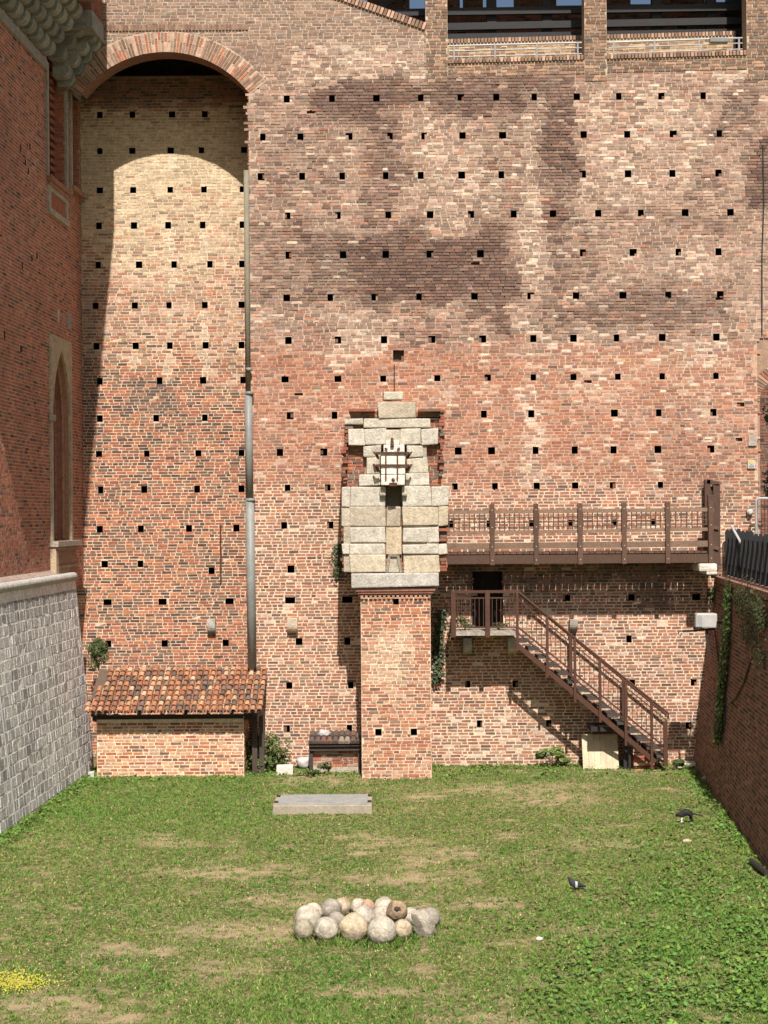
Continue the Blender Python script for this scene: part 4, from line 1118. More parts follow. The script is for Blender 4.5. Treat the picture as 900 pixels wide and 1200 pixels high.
for px, dn in ((606.5, 70), (641.5, 73), (674, 75), (703.5, 75), (733.5, 78), (764, 80)):
    mb = MB(); a, b = S(px, yh(px) + dn, SYF - .05), S(px, yh(px) + 1, SYF - .05); mb.rbox(a.x - .031, a.x + .031, SYF - .08, SYF - .03, a.z, b.z, .008); mb.build('post', M_IRON, stair)
for px, dn in ((780, 58),):
    mb = MB(); a, b = S(px, 898, SYF - .05), S(px, 845, SYF - .05); mb.rbox(a.x - .05, a.x + .05, SYF - .08, SYF - .03, a.z, b.z, .008); mb.build('post', M_IRON, stair)
for px in (669, 731):
    mb = MB(); a, b = S(px, yh(px) + 60, SYB), S(px, yh(px) + 1, SYB); mb.rbox(a.x - .04, a.x + .04, SYB - .03, SYB + .02, a.z, b.z, .008); mb.build('rear_post', M_IRON, stair)
mb = MB()
px = 612
while px < 782:
    mb.beam(S(px, yh(px) + 8, SYF), S(px, yh(px) + 43, SYF), .014, .014, up=(0, 1, 0)); px += 5.6
mb.build('balusters', M_IRON, stair)
# landing
mb = MB(); a, b = S(531, 745, SYF), S(607, 739.5, SYF); mb.box(a.x, b.x, SYF - .02, -.02, a.z, b.z, (.33, .29, .24)); mb.build('landing_slab', M_STONE, stair)
mb = MB()
mb.beam(S(529, 693.5), S(609, 693), .05, .06); mb.beam(S(531, 693.5), at(534, 694.5, -.05), .05, .06); mb.beam(S(530, 701), S(607, 700.5), .025, .03); mb.beam(S(530, 735), S(607, 735), .025, .03)
mb.build('landing_rail', M_IRON, stair)
for px in (531.5, 571.5):
    mb = MB(); a, b = S(px, 747, SYF - .04), S(px, 692.5, SYF - .04); mb.rbox(a.x - .055, a.x + .055, SYF - .09, SYF - .03, a.z, b.z, .008); mb.build('post', M_IRON, stair)
mb = MB()
for k in range(14):
    px = 536 + 5.1 * k
    if abs(px - 571.5) > 2.5: mb.beam(S(px, 701), S(px, 735), .014, .014, up=(0, 1, 0))
mb.build('landing_balusters', M_IRON, stair)
mb = MB(); q = at(733, 896, -.6); q2 = at(733, 858, -.6); mb.box(q.x - .05, q.x + .05, -.66, -.55, -.05, q2.z); q = at(737, 866, -.7); mb.tube([(q.x, -.8, .0), (q.x, -.8, .62), (q.x + .02, -.74, .68)], .03, 8)
a, b = at(692, 862, -.8), at(737, 851, -.8); mb.box(a.x, b.x, -.9, -.2, b.z - .1, b.z)  # dark box stands for the support beam and the stair's shadow together
mb.build('support_and_shadow', M_DARKSTEEL, stair)
mb = MB(); a, b = at(741, 899, -.55), at(775, 876, -.55)
for i in range(7):
    w = (b.x - a.x) * (1 - i / 8); mb.rbox(a.x, a.x + w * rnd(.85, 1), -.75 + rnd(-.04, .04), -.35, -.05 + i * .075, .015 + i * .075, .01, scl(pick([(RED, 1), (PALE, .6), (ORANGE, .4)]), rnd(.8, 1.2)), .01)
tag(mb.build('brick_footing', M_BRICK), 'small crumbling brick footing under the lowest steps of the iron staircase', 'footing')

p = at(682.5, 899, -.45); p2 = at(723, 860, -.3)
mb = MB(); n = 6
for i in range(n):
    x0 = p.x + (p2.x - p.x) * i / n; x1 = p.x + (p2.x - p.x) * (i + 1) / n - .004
    mb.hexa([(x0, -.6, 0), (x1, -.6, 0), (x1, -.56, 0), (x0, -.56, 0), (x0, -.36, p2.z), (x1, -.36, p2.z), (x1, -.32, p2.z), (x0, -.32, p2.z)], scl((.52, .43, .29), rnd(.93, 1.07)))
tag(mb.build('wooden_board', M_WOOD), 'pale upright wooden board leaning under the staircase at grass level', 'board')

# ------------------------------------------------------------------ tiled shed
EV, SF = -1.62, -1.2
shed = thing('brick_shed', 'low brick shed with weathered terracotta tile roof in the left corner by the ashlar base', 'shed', at(200, 910, SF))
a, b = at(114, 909, SF), at(285.5, 842, SF)
mb = MB()
shb = lambda x, z: scl(pick([((.47, .27, .16), 1), (RED, .5), (PALE, .4), (BROWN, .25), (ORANGE, .35)]), rnd(.85, 1.15))
panel(mb, lambda u, w, o: (u, SF - o, w), a.x, b.x, -.1, b.z, shb, lambda x, z: (.66, .54, .38), bond='mixed', joint=.021, proud=.005)
panel(mb, lambda u, w, o: (b.x + o, u, w), SF, -.02, -.1, b.z + .3, shb, lambda x, z: (.6, .5, .36))
panel(mb, lambda u, w, o: (a.x - o, u, w), SF, -.02, -.1, b.z + .3, shb, lambda x, z: (.6, .5, .36))
mb.build('wall', M_BRICK, shed)
e0, e1 = at(99, 838, EV), at(309.5, 834, EV); ez = (e0.z + e1.z) / 2
r1 = at(308, 783, .0); rz = r1.z; RY = .0
rx0, rx1 = e0.x + .04, e1.x - .1
mb = MB()
ncol = 26; pitch = (rx1 - rx0) / ncol; nrow = 9
TC = [((.37, .165, .085), 1), ((.30, .135, .075), 1), ((.43, .24, .135), .7), ((.24, .125, .08), 1), ((.15, .105, .08), .6), ((.46, .32, .2), .35)]
dv = Vector((0, RY - EV, rz - ez)); nrm = Vector((0, -dv.z, dv.y)).normalized(); dl = dv.length
for c in range(ncol + 1):
    for r in range(nrow):
        col = scl(pick(TC), rnd(.75, 1.15)); cx = rx0 + pitch * c + rnd(-.012, .012); lift = .026 * rnd(.8, 1.4)
        x_lim = 0
        f0, f1 = r / nrow, (r + 1.22) / nrow
        if f0 > .25 and cx < rx0 + .35 * (f0 - .1): continue
        rows_ = []
        for f, rad, up in ((f0, pitch * .40, lift + .02), (min(f1, 1.0), pitch * .33, .012)):
            base = Vector((cx, EV, ez)) + dv * f + nrm * up
            rows_.append([base + Vector((math.cos(t) * rad, 0, 0)) + nrm * (math.sin(t) * rad * .95) for t in [math.pi * k / 7 for k in range(8)]])
            rows_.append([base + Vector((math.cos(t) * (rad - .016), 0, 0)) + nrm * (math.sin(t) * (rad - .016) * .95) for t in [math.pi * k / 7 for k in range(8)]])
        o0, i0, o1, i1 = rows_
        for k in range(7):
            mb.face([o0[k], o0[k + 1], o1[k + 1], o1[k]], col); mb.face([o0[k], i0[k], i0[k + 1], o0[k + 1]], scl(col, .9)); mb.face([i0[k], i1[k], i1[k + 1], i0[k + 1]], scl(col, .8))
        # channel tile beside it
        if c < ncol:
            col = scl(pick(TC), rnd(.6, .9)); cc_ = cx + pitch / 2
            g = []
            for f, up in ((max(0, f0 - .01), .02), (min(f1, 1.0), .0)):
                base = Vector((cc_, EV, ez)) + dv * f + nrm * (up + .02)
                g.append([base + Vector((math.cos(t) * pitch * .4, 0, 0)) - nrm * (math.sin(t) * pitch * .28) for t in [math.pi * k / 5 for k in range(6)]])
            for k in range(5): mb.face([g[0][k], g[0][k + 1], g[1][k + 1], g[1][k]], col)
mb.build('tile_roof', M_TILE, shed)
mb = MB()
bq = lambda x, f, dn: Vector((x, EV, ez)) + dv * f - nrm * dn
mb.hexa([bq(rx0, .12, .05), bq(rx1, .12, .05), bq(rx1, 1, .05), bq(rx0, 1, .05), bq(rx0, .12, .02), bq(rx1, .12, .02), bq(rx1, 1, .02), bq(rx0, 1, .02)], (.1, .07, .05))
mb.build('roof_boards', M_WOOD, shed)
for i in range(8):
    x = rx0 + .12 + (rx1 - rx0 - .24) * i / 7; mb = MB(); mb.beam(bq(x, .04, .09), bq(x, .98, .09), .08, .075, (.05, .036, .027)); mb.build('rafter', M_WOOD, shed)
mb = MB(); q = at(250, 843, SF - .02); mb.beam((rx0 + .05, SF + .06, b.z + .03), (rx1 - .1, SF + .06, b.z + .03), .1, .12, (.04, .03, .024)); mb.build('eave_beam', M_WOOD, shed)
for px in (297.5, 306):
    q = at(px, 900, SF + .05); mb = MB(); mb.rbox(q.x - .06, q.x + .06, SF + .3, SF + .4, -.05, b.z, .012, (.06, .045, .035)); mb.build('post', M_WOOD, shed)
q = at(107.5, 905, SF); mb = MB(); mb.rbox(q.x - .07, q.x + .07, SF - .1, SF + .02, -.02, .14, .02); tag(mb.build('white_box', M_WHITE), 'small white box on the grass at the left corner of the tiled shed', 'box')

# ------------------------------------------------------------------ drain pipe on the edge of the recess
pipe = thing('drain_pipe', 'tall grey drain pipe running down the edge of the arched recess to the shed roof', 'drain pipe', at(294, 700, -.1))
mb = MB(); mb.tube([at(288.5, 200, -.1), at(290.8, 463, -.1)], .062, 12, (.2, .18, .13)); mb.build('upper_pipe', M_CONC, pipe, True)
mb = MB(); mb.tube([at(291, 460, -.13), at(292.5, 586, -.13)], .092, 14); mb.build('middle_pipe', M_ZINC, pipe, True)
mb = MB(); mb.tube([at(292.8, 585, -.13), at(295.6, 783, -.13)], .104, 14); mb.build('lower_pipe', M_ZINC, pipe, True)
for py, r in ((433, .07), (461, .105), (586, .112)):
    mb = MB(); mb.tube([at(289 + (py - 200) * .0115, py - 2, -.13), at(289 + (py - 200) * .0115, py + 2, -.13)], r, 14); mb.build('collar', M_ZINC, pipe, True)
mb = MB(); mb.tube([at(258.5, 615, REC - .05), at(258.8, 682, REC - .05)], .022, 6); tag(mb.build('iron_rod', M_IRON), 'thin rusty iron rod upright on the recess brickwork left of the drain pipe', 'rod')
mb = MB(); mb.tube([at(894, 170, -.04), at(895, 240, -.04), at(893, 300, -.04), at(893, 392, -.04)], .014, 6); tag(mb.build('cable', M_DARKSTEEL), 'thin dark cable hanging down the wall above the arched doorway', 'cable')

# ------------------------------------------------------------------ tiny tiled lean-to beside the pier
LF = -.75
lean = thing('lean_to', 'tiny brick lean-to with dark frame and tile cap between the wall and the tall pier', 'lean-to', at(393, 905, LF))
a, b = at(367, 908, LF), at(420, 879, LF)
mb = MB(); panel(mb, lambda u, w, o: (u, LF - o, w), a.x, b.x, .12, b.z, lambda x, z: scl(pick([(RED, 1), (PALE, .6), (BROWN, .5), (ORANGE, .4)]), rnd(.8, 1.1)), lambda x, z: (.42, .33, .24), jit=.008)
mb.box(a.x, b.x, LF - .04, -.02, -.05, .12, (.38, .33, .26)); mb.box(a.x, b.x, LF + .002, -.02, .12, b.z, (.3, .18, .12)); mb.build('wall', M_BRICK, lean)
for px in (365, 422):
    mb = MB(); q = at(px, 905, LF); mb.box(q.x - .04, q.x + .04, LF - .08, LF + .02, -.03, b.z + .06, (.05, .04, .035)); mb.build('post', M_WOOD, lean)
mb = MB(); t0, t1 = at(362, 880, LF - .15), at(424, 874, LF - .15); mb.box(t0.x, t1.x, LF - .14, LF - .06, t0.z, t1.z, (.06, .045, .04)); mb.build('front_board', M_WOOD, lean)
mb = MB()
zf = at(393, 873, LF - .2).z; zk = zf + .16
for c in range(9):
    cx = t0.x + .06 + (t1.x - t0.x - .12) * c / 8
    for r in range(2):
        yA, yB = LF - .24 + r * .42, LF - .24 + (r + 1.1) * .42; zA, zB = zf + (zk - zf) * r / 2 + .03, zf + (zk - zf) * (r + 1.1) / 2
        col = scl(pick([((.11, .08, .065), 1), ((.17, .1, .07), .6), ((.25, .2, .16), .35)]), rnd(.8, 1.1))
        A = [Vector((cx + .075 * math.cos(math.pi * k / 6), yA, zA + .07 * math.sin(math.pi * k / 6))) for k in range(7)]
        B = [Vector((cx + .062 * math.cos(math.pi * k / 6), yB, zB + .06 * math.sin(math.pi * k / 6))) for k in range(7)]
        for k in range(6): mb.face([A[k], A[k + 1], B[k + 1], B[k]], col)
        mb.face(A, scl(col, .5))
mb.hexa([(t0.x, LF - .2, zf - .03), (t1.x, LF - .2, zf - .03), (t1.x, -.03, zk - .03), (t0.x, -.03, zk - .03), (t0.x, LF - .2, zf), (t1.x, LF - .2, zf), (t1.x, -.03, zk), (t0.x, -.03, zk)], (.1, .08, .06))
mb.build('tile_cap', M_TILE, lean)

def lump(name, mat, loc, size, seed, amp=.12, sub=3, flat=0.0, label=None, cat=None, group=None, cols=None, rot=0, smooth=True, freq=1.6):
    bm = bmesh.new(); bmesh.ops.create_icosphere(bm, subdivisions=sub, radius=1)
    rng = random.Random(seed)
    planes = [(Vector((rng.uniform(-1, 1), rng.uniform(-1, 1), rng.uniform(-1, 1))).normalized(), rng.uniform(.72, .95)) for _ in range(int(flat * 10))]
    for v in bm.verts:
        d = v.co.normalized(); k = 1 + amp * mnoise.noise(d * freq + Vector((seed * 3.1, 0, 0))) + amp * .4 * mnoise.noise(d * 4 + Vector((seed, 5, 0)))
        p = d * k
        for n, h in planes:
            e = p.dot(n) - h
            if e > 0: p = p - n * e
        v.co = Vector((p.x * size[0], p.y * size[1], p.z * size[2]))
    bmesh.ops.rotate(bm, verts=bm.verts, cent=(0, 0, 0), matrix=Matrix.Rotation(rot, 3, 'Y'))
    me = bpy.data.meshes.new(name); bm.to_mesh(me); bm.free()
    if smooth: me.polygons.foreach_set('use_smooth', [True] * len(me.polygons))
    ca = me.color_attributes.new('Col', 'FLOAT_COLOR', 'POINT'); base, sec = cols or ((.5, .5, .5), (.4, .4, .4))
    buf = []
    for v in me.vertices:
        t = .5 + .9 * mnoise.noise(v.co * (7) + Vector((seed * 1.7, 3, 1)))
        buf += [*mix(base, sec, t), 1]
    ca.data.foreach_set('color', buf); me.materials.append(mat)
    o = bpy.data.objects.new(name, me); C.objects.link(o); o.location = loc
    return tag(o, label, cat, group)

q = at(380, 860, -.45); lump('white_cloth', M_WHITE, (q.x, -.45, zk + .04), (.15, .12, .09), 3, .35, 3, label='crumpled white cloth lying on the tile cap of the lean-to', cat='cloth')
q = on_ground(334, 907); mb = MB(); mb.rbox(-.19, .19, -.14, .14, 0, .2, .015, (.6, .57, .5), .008)
o = mb.build('white_crate', M_CONC); o.location = (q.x, q.y, 0); tag(o, 'white rectangular crate on the ground between the bush and the lean-to', 'crate')
q = on_ground(356, 903); lump('white_sack', M_WHITE, (q.x, q.y + .3, .13), (.2, .14, .15), 8, .3, 3, label='slumped white sack behind the weeds left of the lean-to', cat='sack')

# ------------------------------------------------------------------ concrete slab in the grass
f0, f1 = on_ground(319.5, 955), on_ground(436, 953)
yb_ = on_ground(380, 940).y
slab = thing('concrete_slab', 'low pale concrete slab with a grey metal lid lying in the grass', 'slab', ((f0.x + f1.x) / 2, f0.y, 0))
mb = MB(); x0, x1 = f0.x, f1.x; Y0 = (f0.y + f1.y) / 2; Y1 = Y0 + 1.15
mb.rbox(x0, x1, Y0, Y1, -.05, .17, .02, (.30, .26, .195), .006); mb.build('block', M_CONC, slab)
mb = MB(); mb.rbox(x0 + .09, x1 - .09, Y0 + .06, Y1 - .05,   .169, .192, .006, (.25, .25, .235)); mb.build('lid', M_CONC, slab)
mb = MB()
for x in (x0 + .05, x1 - .05):
    for y in (Y0 + .3, Y1 - .2): mb.rbox(x - .04, x + .04, y - .03, y + .03,   .16, .212, .008)
mb.build('lid_clamp', M_DARKSTEEL, slab)

# ------------------------------------------------------------------ stone balls
WS, TS, GS, BS = ((.45, .40, .31), (.33, .295, .23)), ((.41, .33, .225), (.32, .26, .185)), ((.32, .285, .225), (.23, .205, .165)), ((.33, .235, .14), (.23, .165, .11))
BALLS = [  # px, py, diameter px, colours, stacked depth (None = on the ground), label
    (360.7, 1074, 31, WS, None, 'large pale stone ball at the left end of the pile, behind the small brown one'),
    (369, 1067, 23, ((.52, .45, .33), (.42, .36, .27)), None, 'pale tan stone ball peeking over the large left-end ball, at the back'),
    (389, 1063.5, 25, GS, None, 'grey stone ball standing high at the back left of the pile'),
    (405.5, 1063.5, 21, TS, None, 'tan stone ball at the back beside the high grey one'),
    (356, 1087.5, 24, ((.34, .30, .21), (.24, .21, .15)), None, 'small brown-grey stone ball at the front left corner of the pile'),
    (382, 1087, 29, WS, None, 'pale round stone ball second from left in the front row'),
    (394, 1076.5, 19, GS, None, 'small grey stone ball wedged behind the front row, left half'),
    (414.5, 1085.5, 34, ((.48, .39, .26), (.38, .31, .22)), None, 'largest stone ball, tan and rough, in the middle of the front row'),
    (427, 1073, 25, ((.44, .39, .31), (.33, .29, .24)), None, 'grey-tan stone ball resting behind the largest tan ball'),
    (431, 1062, 16, ((.5, .31, .21), (.4, .26, .18)), 22.45, 'small pinkish stone on top of the back row'),
    (421, 1064, 20, WS, None, 'whitish stone ball at the back, left of the small pinkish stone'),
    (446, 1062.5, 24, WS, None, 'pale stone ball at the back, right of the small pinkish stone'),
    (445.5, 1071, 20, ((.45, .40, .31), (.35, .31, .25)), None, 'cream stone ball in the middle of the pile, left of the brown pitted one'),
    (447.5, 1089, 34, ((.47, .42, .33), (.36, .32, .25)), None, 'large whitish pitted stone ball at the right of the front row'),
    (465, 1067.5, 26, BS, 21.75, 'brown stone ball with a dark broken hole resting on top of the pile'),
    (471.5, 1088, 23, TS, None, 'tan stone ball tucked between the large whitish ball and the broken slab'),
    (481, 1073, 20, ((.5, .44, .35), (.4, .36, .29)), None, 'pale stone ball behind the broken grey slab, right of the brown one'),
    (504, 1075, 24, GS, None, 'grey stone ball at the right end of the pile behind the broken slab'),
]
G = 'old stone cannonballs heaped on the grass'
pos = []
for i, (px, py, dpx, cols, dd, lab) in enumerate(BALLS):
    if dd is None: d = CAM_Z * F_PX / ((py - 605.0 + 0.0) + dpx / 2)
    else: d = dd
    pnt = at(px, py, d - 36); r = dpx * d / F_PX / 2
    pos.append([pnt.x, pnt.y, pnt.z if dd else r * .93, r])
for it in range(60):                                    # push overlapping neighbours apart along the ground
    for i in range(len(pos)):
        for k in range(i):
            a, b = pos[i], pos[k]; dvec = Vector(a[:3]) - Vector(b[:3]); need = (a[3] + b[3]) * .97
            if dvec.length < need:
                s = (need - dvec.length) * .5; h = Vector((dvec.x * .35, dvec.y, 0)); h = h.normalized() if h.length > 1e-4 else Vector((0, 1, 0))
                if BALLS[i][4] is None: a[0] += h.x * s; a[1] += h.y * s
                if BALLS[k][4] is None: b[0] -= h.x * s; b[1] -= h.y * s
for i, (px, py, dpx, cols, dd, lab) in enumerate(BALLS):
    x, y, z, r = pos[i]
    o = lump('stone_ball', M_BALL, (x, y, z), (r, r, r), i + 3, .07, 4, .0 if i != 14 else .3, lab, 'stone ball', G, cols)
    if i == 14:
        mb = MB(); mb.tube([(x - .03, y - r * .78, z + r * .42), (x - .0, y - r * .86, z + r * .36), (x + .05, y - r * .8, z + r * .40)], [.03, .04, .025], 7, (.05, .035, .025)); h_ = mb.build('broken_hole', M_STONE); h_.parent = o; h_.matrix_parent_inverse = Matrix.Translation(o.location).inverted()
d = CAM_Z * F_PX / (1098 - 605.0); q = at(496.5, 1082, d - 36)
lump('stone_slab', M_BALL, (q.x, q.y + .05, .185), (.15, .12, .235), 33, .16, 4, .6, 'broken flat-faced grey stone slab leaning at the right end of the pile', 'stone slab', None, ((.37, .33, .265), (.27, .24, .19)), R(-24), False)

# ------------------------------------------------------------------ fence, lamp, signs and rails on the right
FO = -.22
fence = thing('picket_fence', 'black picket fence along the top of the right retaining wall', 'fence', rw(-4, TZ, FO))
y = -.25
while y > -12.5:
    x, yy, z = rw(y, TZ, FO); mb = MB(); h = 1.08 * rnd(.96, 1.04); w = .048
    c0 = [(x - w, yy - .015, z + .02), (x + w, yy - .015, z + .02), (x + w, yy + .015, z + .02), (x - w, yy + .015, z + .02)]
    c1 = [(q[0] + rnd(-.008, .008), q[1], z + h - .06) for q in c0]
    mb.hexa(c0 + c1); mb.hexa(c1 + [(x + (q[0] - x) * .4, q[1], z + h) for q in c1])
    mb.build('picket', M_BLACKPAINT, fence); y -= .62
for hh in (.25, .85):
    mb = MB(); mb.beam(Vector(rw(-.1, TZ, FO)) + Vector((.04, 0, hh)), Vector(rw(-12.5, TZ, FO)) + Vector((.04, 0, hh)), .04, .08); mb.build('rail', M_BLACKPAINT, fence)
mb = MB(); mb.tube([at(857, 616, -2.0), at(868.5, 636.5, -2.3), at(905, 629, -4.2)], .028, 8); tag(mb.build('hand_rail', M_RAIL), 'white bent metal handrail showing over the black picket fence', 'handrail')
ga = thing('metal_gate', 'pale tubular gate with mesh standing in front of the arched doorway on the right', 'gate', at(900, 600, -.5))
mb = MB(); mb.tube([at(886.5, 632, -.5), at(886, 586, -.5), at(889, 584, -.5), at(935, 584, -.5), at(935, 632, -.5)], .03, 8); mb.build('frame', M_RAIL, ga)
mb = MB()
for k in range(12): mb.tube([at(888 + k * 4, 586, -.5), at(888 + k * 4, 630, -.5)], .008, 5)
for k in range(5): mb.tube([at(887, 593 + 9 * k, -.5), at(935, 593 + 9 * k, -.5)], .006, 5)
mb.build('mesh', M_DARKSTEEL, ga)
p = at(880.5, 544, -.03); sg = thing('wall_sign', 'small pale sign plate with yellow disc on the wall left of the doorway', 'sign', p)
mb = MB(); mb.rbox(p.x - .09, p.x + .09, -.05, -.015, p.z - .1, p.z + .1, .005); mb.build('plate', M_WHITE, sg)
mb = MB(); mb.tube([(p.x, -.052, p.z + .05), (p.x, -.058, p.z + .05)], .05, 12, (.55, .42, .12)); mb.box(p.x - .06, p.x + .06, -.056, -.051, p.z - .07, p.z - .03, (.25, .25, .25)); mb.build('emblem', M_CONC, sg)
p = at(882, 516, -.03); mb = MB(); mb.rbox(p.x - .1, p.x + .1, -.04, -.015, p.z - .13, p.z + .13, .005, (.34, .29, .24)); tag(mb.build('wall_plate', M_STONE), 'plain grey stone plate set in the wall above the small sign', 'plate')
p = at(879, 600, -.1); bl = thing('wall_lamp', 'small round white bulkhead lamp low on the wall by the doorway', 'lamp', p)
mb = MB(); mb.tube([(p.x, -.02, p.z), (p.x, -.09, p.z), (p.x, -.14, p.z)], [.075, .075, .04], 12); mb.build('shade', M_WHITE, bl)
mb = MB(); mb.tube([(p.x, -.015, p.z), (p.x, -.03, p.z)], .085, 12); mb.build('base', M_DARKSTEEL, bl)
# flood-light box on its arm
LY = -2.3
lampb = thing('flood_lamp', 'pale box flood lamp on a bracket at the far end of the right retaining wall', 'lamp', at(827, 727, LY))
mb = MB(); a, b = at(815, 735.5, LY), at(839, 718.5, LY); mb.rbox(a.x, b.x, LY - .15, LY + .15, a.z, b.z, .03); mb.build('housing', M_WHITE, lampb)
mb = MB(); a, b = at(814, 734, LY), at(821, 720, LY); mb.rbox(a.x - .01, b.x, LY - .165, LY - .151, a.z, b.z, .004); mb.build('lens_frame', M_RAIL, lampb)
mb = MB(); mb.beam(at(838, 737, LY), at(800, 740, LY), .03, .04); mb.tube([at(800, 739.5, LY), at(796, 740, LY), at(794.5, 743, LY), at(797, 745, LY), at(799, 742, LY)], .014, 6); mb.beam(at(828, 737, LY), at(830, 765, LY), .05, .05); mb.beam(at(838, 730, LY), Vector(rw(LY, at(838, 730, LY).z, -.06)), .06, .06)
mb.build('bracket', M_DARKSTEEL, lampb)
def cable_r(pts, r, label):
    mb = MB(); L = []
    for (px, py) in pts:
        # walk along the wall until the photo column matches
        best = None
        for k in range(300):
            y = -.2 - k * .04; q = at(px, py, y)
            e = abs(rw(y, q.z, .035)[0] - q.x)
            if best is None or e < best[0]: best = (e, rw(y, q.z, .035))
        L.append(best[1])
    mb.tube(L, r, 6); tag(mb.build('cable', M_DARKSTEEL), label, 'cable')
cable_r([(896, 769), (884, 765), (878, 780), (872, 800), (862, 818), (856, 824)], .02, 'black cable curving down the retaining wall from its right end to the ivy')
cable_r([(838, 740), (842, 775), (848, 810), (850, 850)], .016, 'thin grey cable dropping from the flood lamp down the retaining wall')
q0, q1 = on_ground(880, 1013), on_ground(899, 1031); mb = MB(); mb.tube([q0 + Vector((0, 0, .06)), q1 + Vector((0, 0, .1))], .05, 8); tag(mb.build('black_pipe', M_DARKSTEEL), 'short black pipe lying in the grass against the right retaining wall', 'pipe')
q = on_ground(824, 893); mb = MB(); mb.hexa([(q.x - .12, q.y, .02), (q.x + .1, q.y - .1, .0), (q.x + .14, q.y, .0), (q.x - .06, q.y + .1, .02), (q.x - .06, q.y + .1, .55), (q.x + .16, q.y, .5), (q.x + .2, q.y + .08, .5), (q.x, q.y + .18, .55)], (.3, .13, .09)); tag(mb.build('broken_tile', M_TILE), 'broken terracotta slab leaning in the corner at the far end of the retaining wall', 'tile')
q = at(805, 896, -.3); mb = MB(); mb.rbox(q.x - .28, q.x + .26, -.55, -.1, -.03, .1, .02, (.44, .4, .31)); tag(mb.build('stone_step', M_STONE), 'low stone step at the foot of the wall right of the staircase', 'step')

# ------------------------------------------------------------------ plants
LEAF_G = [(.05, .085, .018), (.075, .115, .025), (.04, .065, .018), (.10, .13, .03)]
def leaf(mb, p, s, n, col, asp=.55):
    n = Vector(n).normalized(); t = n.cross(Vector((rnd(-1, 1), rnd(-1, 1), rnd(-1, 1))))
    if t.length < .01: t = Vector((1, 0, 0))
    t.normalize(); b = n.cross(t)
    mb.mesh([p - t * s * .5, p - b * s * asp * .5 + n * s * .06, p + t * s * .5, p + b * s * asp * .5 + n * s * .06], [(0, 1, 2), (0, 2, 3)], col)
def bush(name, label, cat, loc, rad, n, s, cols=LEAF_G, group=None, stems=5, seed=0, cz=False):
    t = thing(name, label, cat, loc, group); L = Vector(loc)
    mb = MB(); mc = MB(); rng = random.Random(seed)
    tips = []
    for i in range(stems):
        a = rng.uniform(0, 6.28); e = Vector((rad[0] * .7 * math.cos(a) * rng.random(), rad[1] * .7 * math.sin(a) * rng.random(), rad[2] * rng.uniform(.9, 1.8)))
        mc.tube([L, L + e * .5 + Vector((0, 0, .03)), L + e], [.012, .009, .004], 5, (.12, .08, .04)); tips.append(L + e)
    cl = [(L + Vector((rad[0] * rng.uniform(-.75, .75), rad[1] * rng.uniform(-.75, .75), rad[2] * rng.uniform(.3, 1.7))), rng.uniform(.25, .5), rng.uniform(.7, 1.3)) for _ in range(max(5, n // 45))]
    if cz: cl = [(L + Vector((0, 0, rad[2])), .8, 1.0)] * 2 + cl[:16]
    for i in range(n):
        c, rr, br = cl[rng.randrange(len(cl))]
        d = Vector((rng.gauss(0, 1), rng.gauss(0, 1), rng.gauss(0, 1))).normalized() * rr * rng.uniform(.5, 1) ** .5
        p = c + Vector((d.x * rad[0], d.y * rad[1], d.z * rad[2])); p.z = max(p.z, L.z + .01)
        leaf(mb, p, s * rng.uniform(.6, 1.3), d.normalized() + Vector((rng.uniform(-.6, .6), rng.uniform(-.8, .2), .5)), scl(cols[rng.randrange(len(cols))], br * rng.uniform(.8, 1.2)))
    mb.build('foliage', M_LEAF, t); mc.build('stem', M_WOOD, t)
    return t
q = on_ground(303, 908); bush('bush', 'leafy green bush growing at the right corner of the tiled shed', 'bush', (q.x + .1, q.y + .45, 0), (.55, .3, .46), 1900, .075, seed=1)
q = on_ground(323, 908); bush('weed_plant', 'loose weed plant between the bush and the white crate', 'plant', (q.x - .05, q.y + .5, 0), (.25, .2, .26), 260, .08, seed=2)
q = on_ground(358, 910); bush('weed_plant', 'low weed clump in front of the white sack', 'plant', (q.x + .05, q.y, 0), (.3, .16, .1), 260, .07, seed=3)
q = on_ground(384, 909); bush('weed_plant', 'low weed clump growing against the brick lean-to', 'plant', (q.x, q.y + .15, 0), (.24, .12, .15), 200, .07, [(.07, .09, .03), (.1, .12, .05)], seed=4)
q = on_ground(646, 899); bush('weed_plant', 'bright leafy weed at the foot of the wall left of the wooden board', 'plant', (q.x, -.3, 0), (.42, .2, .24), 330, .13, [(.09, .13, .03), (.13, .17, .045)], seed=5)
q = on_ground(783, 902); bush('weed_plant', 'small weed at the foot of the last stair post', 'plant', (q.x + .15, -.9, 0), (.3, .18, .13), 240, .07, seed=6)
q = at(115.5, 786, .7); bush('bush', 'dense green bush growing out of the wall corner above the tiled shed', 'bush', (q.x, .7, q.z), (.25, .25, .40), 3200, .05, [(.06, .085, .02), (.045, .065, .018)], seed=7, cz=True)
mb = MB()
